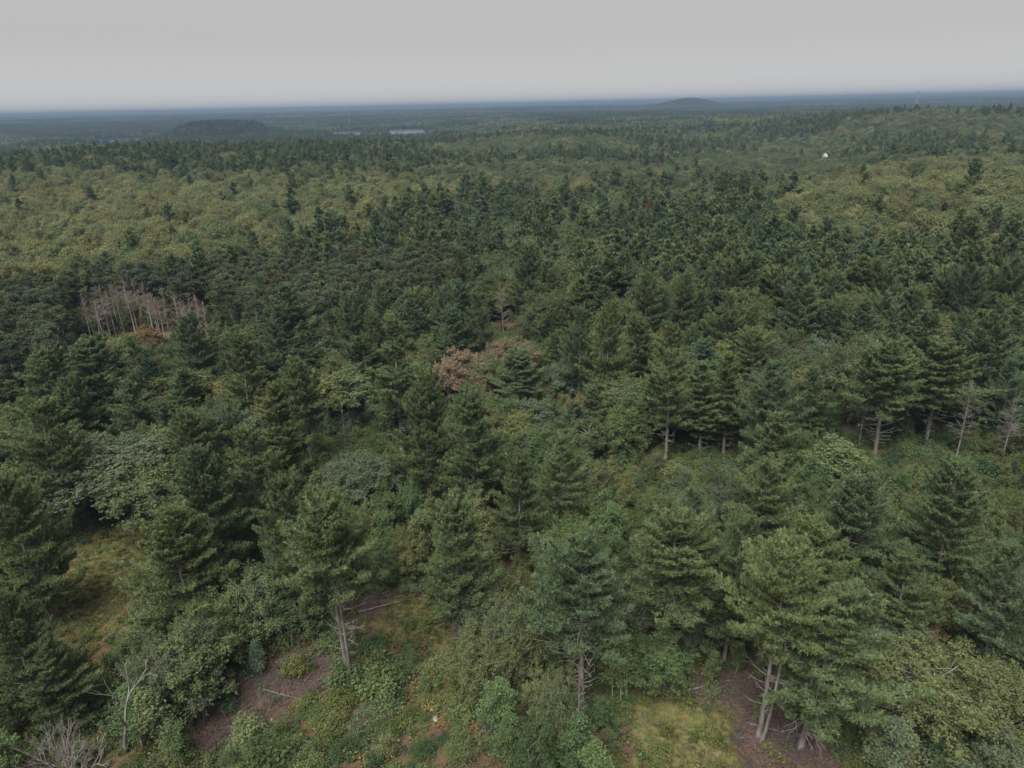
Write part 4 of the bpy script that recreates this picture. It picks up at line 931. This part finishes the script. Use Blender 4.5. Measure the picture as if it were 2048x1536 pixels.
X, Y = grid(rng, 1.65, 33, 175); Z = terrain(X, Y); D = np.hypot(X, Y); hh = rng.uniform(.6, 1.9, len(X)) * np.where(rng.random(len(X)) < .25, 1.6, 1); rr = hh * rng.uniform(.55, .85, len(X))
ppx, ppy = project(np.column_stack([X, Y, Z]))
low = np.zeros(len(X), bool)
for p in LOWONLY: low |= pip(ppx, ppy, p)
bare = np.zeros(len(X), bool)
for p in GRASS[:3] + BROWN: bare |= pip(ppx, ppy, p)
ok = (~bare | (rng.random(len(X)) < .26) & (ppy > 1290)) & (low | (rng.random(len(X)) < .5)) & (rng.random(len(X)) < .85)
vis = (ppx > -60) & (ppx < 2110) & (ppy < 1600); ok &= vis
ok &= ~hides(X, Y, Z, hh, rr, [g for g in GRASS[:3]])
sel = np.where(ok)[0]; sel = sel[np.argsort(D[sel] - low[sel] * 60)]; n_s = 0
SP, SR, SS, SI, ST = [], [], [], [], []
source_collection('fe_shrubs', [mm.joined('fe_shrub') for mm in SHR])
for i in sel:
    q = rng.random(); key = 'shrub' if q < .5 else ('yellow_green' if q < .74 else ('dark_shrub' if q < .9 else 'grey_green')); tn = tint(key, rng, .14, .07); mi = int(rng.integers(4)); md = SHR[mi]
    rz = rng.uniform(0, 6.28); s3 = (rr[i] / md.R, rr[i] / md.R, hh[i] / md.H)
    if n_s < 300:
        n_s += 1; lab = ('tall ' if hh[i] > 1.8 else ('ankle-high ' if hh[i] < .95 else 'waist-high ')) + {'shrub': 'leafy green shrub in the brushy openings', 'yellow_green': 'yellowish shrub in the brushy openings', 'dark_shrub': 'dark glossy shrub in the brushy openings', 'grey_green': 'dull grey-green shrub in the brushy openings'}[key]
        thing('shrub', lab, 'shrub', (X[i], Y[i], Z[i] - .03), rz, s3, md, tn, lab.replace(' in the brushy openings', 's of the brushy openings'))
    else:
        SP.append((X[i], Y[i], Z[i] - .03)); SR.append((0, 0, rz)); SS.append(s3); SI.append(mi); ST.append(tn)
stuff('undergrowth', 'mixed undergrowth of shrubs below the trees', 'undergrowth', 'fe_shrubs', SP, SR, SS, SI, ST)

# ------------------------------------------------------------------ grass, brush, rocks, logs
def grass_tuft(seed):
    rg = np.random.default_rng(seed); n = 46; C = np.column_stack([rg.normal(0, .16, (n, 2)), np.zeros(n)])
    V, F, sh = blades(C, nrm(np.column_stack([rg.normal(0, .4, (n, 2)), np.ones(n)])), 1, .22, .03, rg, .25, .6); V[:, 2] = np.maximum(V[:, 2], 0); return make_mesh('grass_tuft', [(V, F, 0, sh)], [M['leaf']])
def fern(seed):
    rg = np.random.default_rng(seed); n = 70; C = np.column_stack([rg.normal(0, .28, (n, 2)), rg.uniform(.08, .5, n)]); V, F, sh = leaves(C, nrm(rg.normal(0, .5, (n, 3)) + np.array([0, 0, 1.])), .17, rg); return make_mesh('fern', [(V, F, 0, sh)], [M['leaf']])
source_collection('ff_grass', [grass_tuft(400 + i) for i in range(4)])
source_collection('ff_fern', [fern(410 + i) for i in range(4)])
def twigs(seed):
    rg = np.random.default_rng(seed); P, R_ = [], []
    for i in range(14):
        a = rg.uniform(0, 6.28); L = rg.uniform(.5, 1.7); d = np.array([math.cos(a), math.sin(a), rg.uniform(-.05, .45)]); p0 = np.array([*rg.normal(0, .35, 2), rg.uniform(.02, .2)]); s = np.linspace(0, 1, 5)[:, None]
        P.append(p0 + d * L * s + rg.normal(0, .06, 3) * s ** 2 * L); R_.append(np.linspace(.02, .007, 5))
    return make_mesh('twigs', [(*tubes(P, R_, 3), 0, None)], [M['twig']])
source_collection('fg_twigs', [twigs(420 + i) for i in range(5)])
def sprinkle(spacing, d0, d1, polys, prob_in, prob_out, seed, src, nm, name, label, cat, key, smin, smax):
    rg = np.random.default_rng(seed); X, Y = grid(rg, spacing, d0, d1, 44, .5); Z = terrain(X, Y) ; px, py = project(np.column_stack([X, Y, Z])); k = (px > -40) & (px < 2090) & (py < 1580); X, Y, Z, px, py = X[k], Y[k], Z[k], px[k], py[k]
    ins = np.zeros(len(X), bool)
    for p in polys: ins |= pip(px, py, p)
    k = rg.random(len(X)) < np.where(ins, prob_in, prob_out); X, Y, Z = X[k], Y[k], Z[k]; n = len(X); s = rg.uniform(smin, smax, n)
    tn = np.array([tint(key if isinstance(key, str) else key[int(rg.integers(len(key)))], rg, .18, .08) for _ in range(n)]).reshape(-1, 3)
    return stuff(name, label, cat, src, np.column_stack([X, Y, Z]), np.column_stack([rg.normal(0, .08, n), rg.normal(0, .08, n), rg.uniform(0, 6.28, n)]), np.column_stack([s, s, s * rg.uniform(.8, 1.2, n)]), rg.integers(0, nm, n), tn)
T['straw'] = (.135, .115, .055); T['grass'] = (.080, .094, .034); T['fern'] = (.10, .125, .042); T['bracken'] = (.15, .13, .05)
sprinkle(.42, 33, 110, GRASS, .85, .0, 1, 'ff_grass', 4, 'grass', 'short mossy grass and straw in the clearings', 'grass', ('grass', 'grass', 'straw'), .6, 1.3)
sprinkle(.95, 33, 125, GRASS[:3] + BROWN, .16, .8, 2, 'ff_fern', 4, 'ground_cover', 'ferns and low leafy plants covering the forest floor', 'ground cover', ('fern', 'fern', 'bracken', 'shrub', 'dark_shrub'), .7, 1.5)
sprinkle(.7, 33, 120, BROWN, .85, .03, 3, 'fg_twigs', 5, 'dead_brush', 'grey-brown dead twigs and slash strewn over the ground', 'brush', 'straw', .7, 1.3)
rng = np.random.default_rng(12)
def rock_mesh(seed):
    rg = np.random.default_rng(seed); n_a, n_l = 9, 6; V = [(0, 0, -.5)]
    for j in range(1, n_l):
        ph = math.pi * j / n_l - math.pi / 2
        for i in range(n_a): k = rg.uniform(.75, 1.1); V.append((k * math.cos(ph) * math.cos(i * 6.283 / n_a), k * .8 * math.cos(ph) * math.sin(i * 6.283 / n_a), k * .6 * math.sin(ph)))
    V.append((0, 0, .55)); F4 = [[1 + j * n_a + i, 1 + j * n_a + (i + 1) % n_a, 1 + (j + 1) * n_a + (i + 1) % n_a, 1 + (j + 1) * n_a + i] for j in range(n_l - 2) for i in range(n_a)]
    b = 1 + (n_l - 2) * n_a; V = np.array(V); F3 = [[b + i, b + (i + 1) % n_a, len(V) - 1] for i in range(n_a)]
    me = bpy.data.meshes.new('rock'); me.from_pydata(V.tolist(), [], F4 + F3); me.materials.append(M['rock']); me.update(); return me
RM = [rock_mesh(500 + i) for i in range(3)]
for i, (x, y) in enumerate([(712, 1440), (700, 1455), (735, 1448), (800, 1418), (762, 1475), (795, 1482), (690, 1430), (745, 1418), (870, 1440), (725, 1465)]):
    p = ground_at(x, y); s = rng.uniform(.25, .5); single('rock', RM[i % 3], 'small pale rock lying in the brushy opening', 'rock', p + np.array([0, 0, s * .2]), rng.uniform(0, 6), (s, s, s), 'pale rocks of the brushy opening')
def log_mesh(seed, L):
    rg = np.random.default_rng(seed); s = np.linspace(-.5, .5, 8)[:, None]; P = np.array([1., 0, 0]) * L * s + np.array([0, 1., 0]) * np.sin(s * 4) * .1 * L * rg.normal(0, .4) + np.array([0, 0, .14]); ch = [(*tubes(P, np.linspace(.10, .04, 8), 7), 0, None)]
    B = [P[3 + i] + nrm(rg.normal(size=3) + np.array([0, 0, 1.2])) * np.linspace(0, rg.uniform(.5, 1.3), 5)[:, None] for i in range(4)]; ch.append((*tubes(B, [np.linspace(.035, .012, 5)] * 4, 3), 0, None)); return make_mesh('log', ch, [M['dead']], True)
LM = [log_mesh(510, 4.5), log_mesh(511, 3.2)]
for i, (x, y, a) in enumerate([(760, 1215, .3), (820, 1050, -.5), (1330, 932, .05), (960, 1470, .8), (1420, 1372, .2), (1540, 1460, -.3), (560, 1390, -.4), (1760, 1410, .1), (1900, 880, .2), (745, 1330, .7)]):
    p = ground_at(x, y); single('fallen_log', LM[i % 2], 'grey fallen log lying on the forest floor', 'log', p, a, (1, 1, 1), 'fallen logs')

DS = [bare_tree(600 + i, 2.6, 4, .45, 3, .2, 'twig', .03, 2).build('dead_shrub') for i in range(3)]
k = 0
while k < 26:
    q = BROWN[0] if k < 20 else BROWN[1]; x = rng.uniform(330, 800); y = rng.uniform(1190, 1520)
    if not pip(np.array([x]), np.array([y]), q)[0]: continue
    md = DS[k % 3]; hh_ = rng.uniform(1.2, 3.0); p = ground_at(x, y); thing('dead_shrub', 'bare twiggy dead sapling standing in the grey-brown brush', 'dead shrub', p, rng.uniform(0, 6.28), (hh_ / md.H,) * 3, md, None, 'dead saplings of the brush'); k += 1
# ------------------------------------------------------------------ far man-made things
def at_dist(px, py, D):
    d = ray(px, py); k = D / math.hypot(d[0], d[1]); return CAM + d * k
def mast(px, D, top, label):
    p = at_dist(px, 200, D); z0 = float(terrain(p[0], p[1])); hgt = top - z0; e = bpy.data.objects.new('radio_mast', None); COL.objects.link(e); e.location = (p[0], p[1], z0); e['label'] = label; e['category'] = 'mast'
    c = [(1.3 * math.cos(a), 1.3 * math.sin(a)) for a in (0, 2.094, 4.189)]
    for x, y in c:
        o = bpy.data.objects.new('leg', make_mesh('leg', [(*tubes([[x, y, 0], [x * .9, y * .9, hgt * .5], [x * .6, y * .6, hgt]], [.22, .2, .16], 5), 0, None)], [M['steel']])); COL.objects.link(o); o.parent = e
    br = []
    for i in range(int(hgt / 3)):
        for j in range(3):
            a, b = c[j], c[(j + 1) % 3]; f0, f1 = 1 - .4 * i * 3 / hgt, 1 - .4 * (i + 1) * 3 / hgt; br.append(np.linspace((a[0] * f0, a[1] * f0, i * 3), (b[0] * f1, b[1] * f1, i * 3 + 3), 3))
    o = bpy.data.objects.new('lattice', make_mesh('lattice', [(*tubes(br, np.full((len(br), 3), .09), 3), 0, None)], [M['steel']])); COL.objects.link(o); o.parent = e
    for k in range(3):
        V, F = box((1.6 * math.cos(k * 2.1), 1.6 * math.sin(k * 2.1), hgt - 2), (.9, .9, 3)); o = bpy.data.objects.new('antenna', make_mesh('antenna', [(V, F, 0, None)], [M['paint']])); COL.objects.link(o); o.parent = e
mast(1834, 1650, 61, 'slender lattice radio mast standing on the wooded ridge')
mast(695, 2550, 36, 'faint lattice mast beyond the pale lakes')
def house(px, py, D, label, w=9, d=7, lift=0):
    p = at_dist(px, py, D); z0 = float(terrain(p[0], p[1])) + .3; e = bpy.data.objects.new('house', None); COL.objects.link(e); e.location = (p[0], p[1], z0); e['label'] = label; e['category'] = 'house'; e['group'] = 'far houses in the woods'
    e.rotation_euler = (0, 0, px % 1.3 - .5)
    def part(nm, ch, m, par=None): o = bpy.data.objects.new(nm, make_mesh(nm, ch, [M[m]])); COL.objects.link(o); o.parent = par or e; return o
    g = float(terrain(p[0], p[1])); dp = z0 - g + .5
    part('wall', [(*box((0, 0, (3.6 - dp) / 2), (w, d, 3.6 + dp)), 0, None)], 'paint')
    V = np.array([[-w/2-.4, -d/2-.5, 3.62], [w/2+.4, -d/2-.5, 3.62], [w/2+.4, d/2+.5, 3.62], [-w/2-.4, d/2+.5, 3.62], [-w/2-.4, 0, 6.4], [w/2+.4, 0, 6.4]])
    me = bpy.data.meshes.new('roof'); me.from_pydata(V.tolist(), [], [[0, 1, 5, 4], [2, 3, 4, 5], [0, 4, 3], [1, 2, 5], [0, 3, 2, 1]]); me.materials.append(M['shingle']); o = bpy.data.objects.new('roof', me); COL.objects.link(o); o.parent = e
    part('chimney', [(*box((w * .25, .8, 6.2), (.8, .8, 2)), 0, None)], 'bark', o)
    for k in (-.3, .05, .32): part('window', [(*box((w * k, -d / 2 - .02, 1.9), (1.0, .08, 1.3)), 0, None)], 'glass')
    part('door', [(*box((-w * .13, -d / 2 - .02, 1.05), (1.0, .1, 2.1)), 0, None)], 'twig')
house(1652, 296, HOUSE_D, 'small pale-roofed house glimpsed among trees below the far ridge', 3.4, 3.0)
house(802, 246, 2345, 'pale house on the far shore of the lake', 14, 9)

# ------------------------------------------------------------------ haze
V, F = box((0, 0, 28), (56000, 56000, 98))
me = make_mesh('haze', [(V, F, 0, None)], [])
hm, nt, out = new_mat('haze_air'); pv = N(nt, 'ShaderNodeVolumePrincipled')
pv.inputs['Color'].default_value = (*HAZE_COLOR, 1); pv.inputs['Density'].default_value = HAZE_DENSITY; pv.inputs['Anisotropy'].default_value = 0.0
pv.inputs['Density Attribute'].default_value = ''; pv.inputs['Temperature Attribute'].default_value = ''; pv.inputs['Color Attribute'].default_value = ''
nt.links.new(pv.outputs[0], out.inputs['Volume']); me.materials.append(hm)
hz = bpy.data.objects.new('haze', me); COL.objects.link(hz); hz['kind'] = 'stuff'; hz['label'] = 'pale blue haze veiling the far woods'; hz['category'] = 'haze'
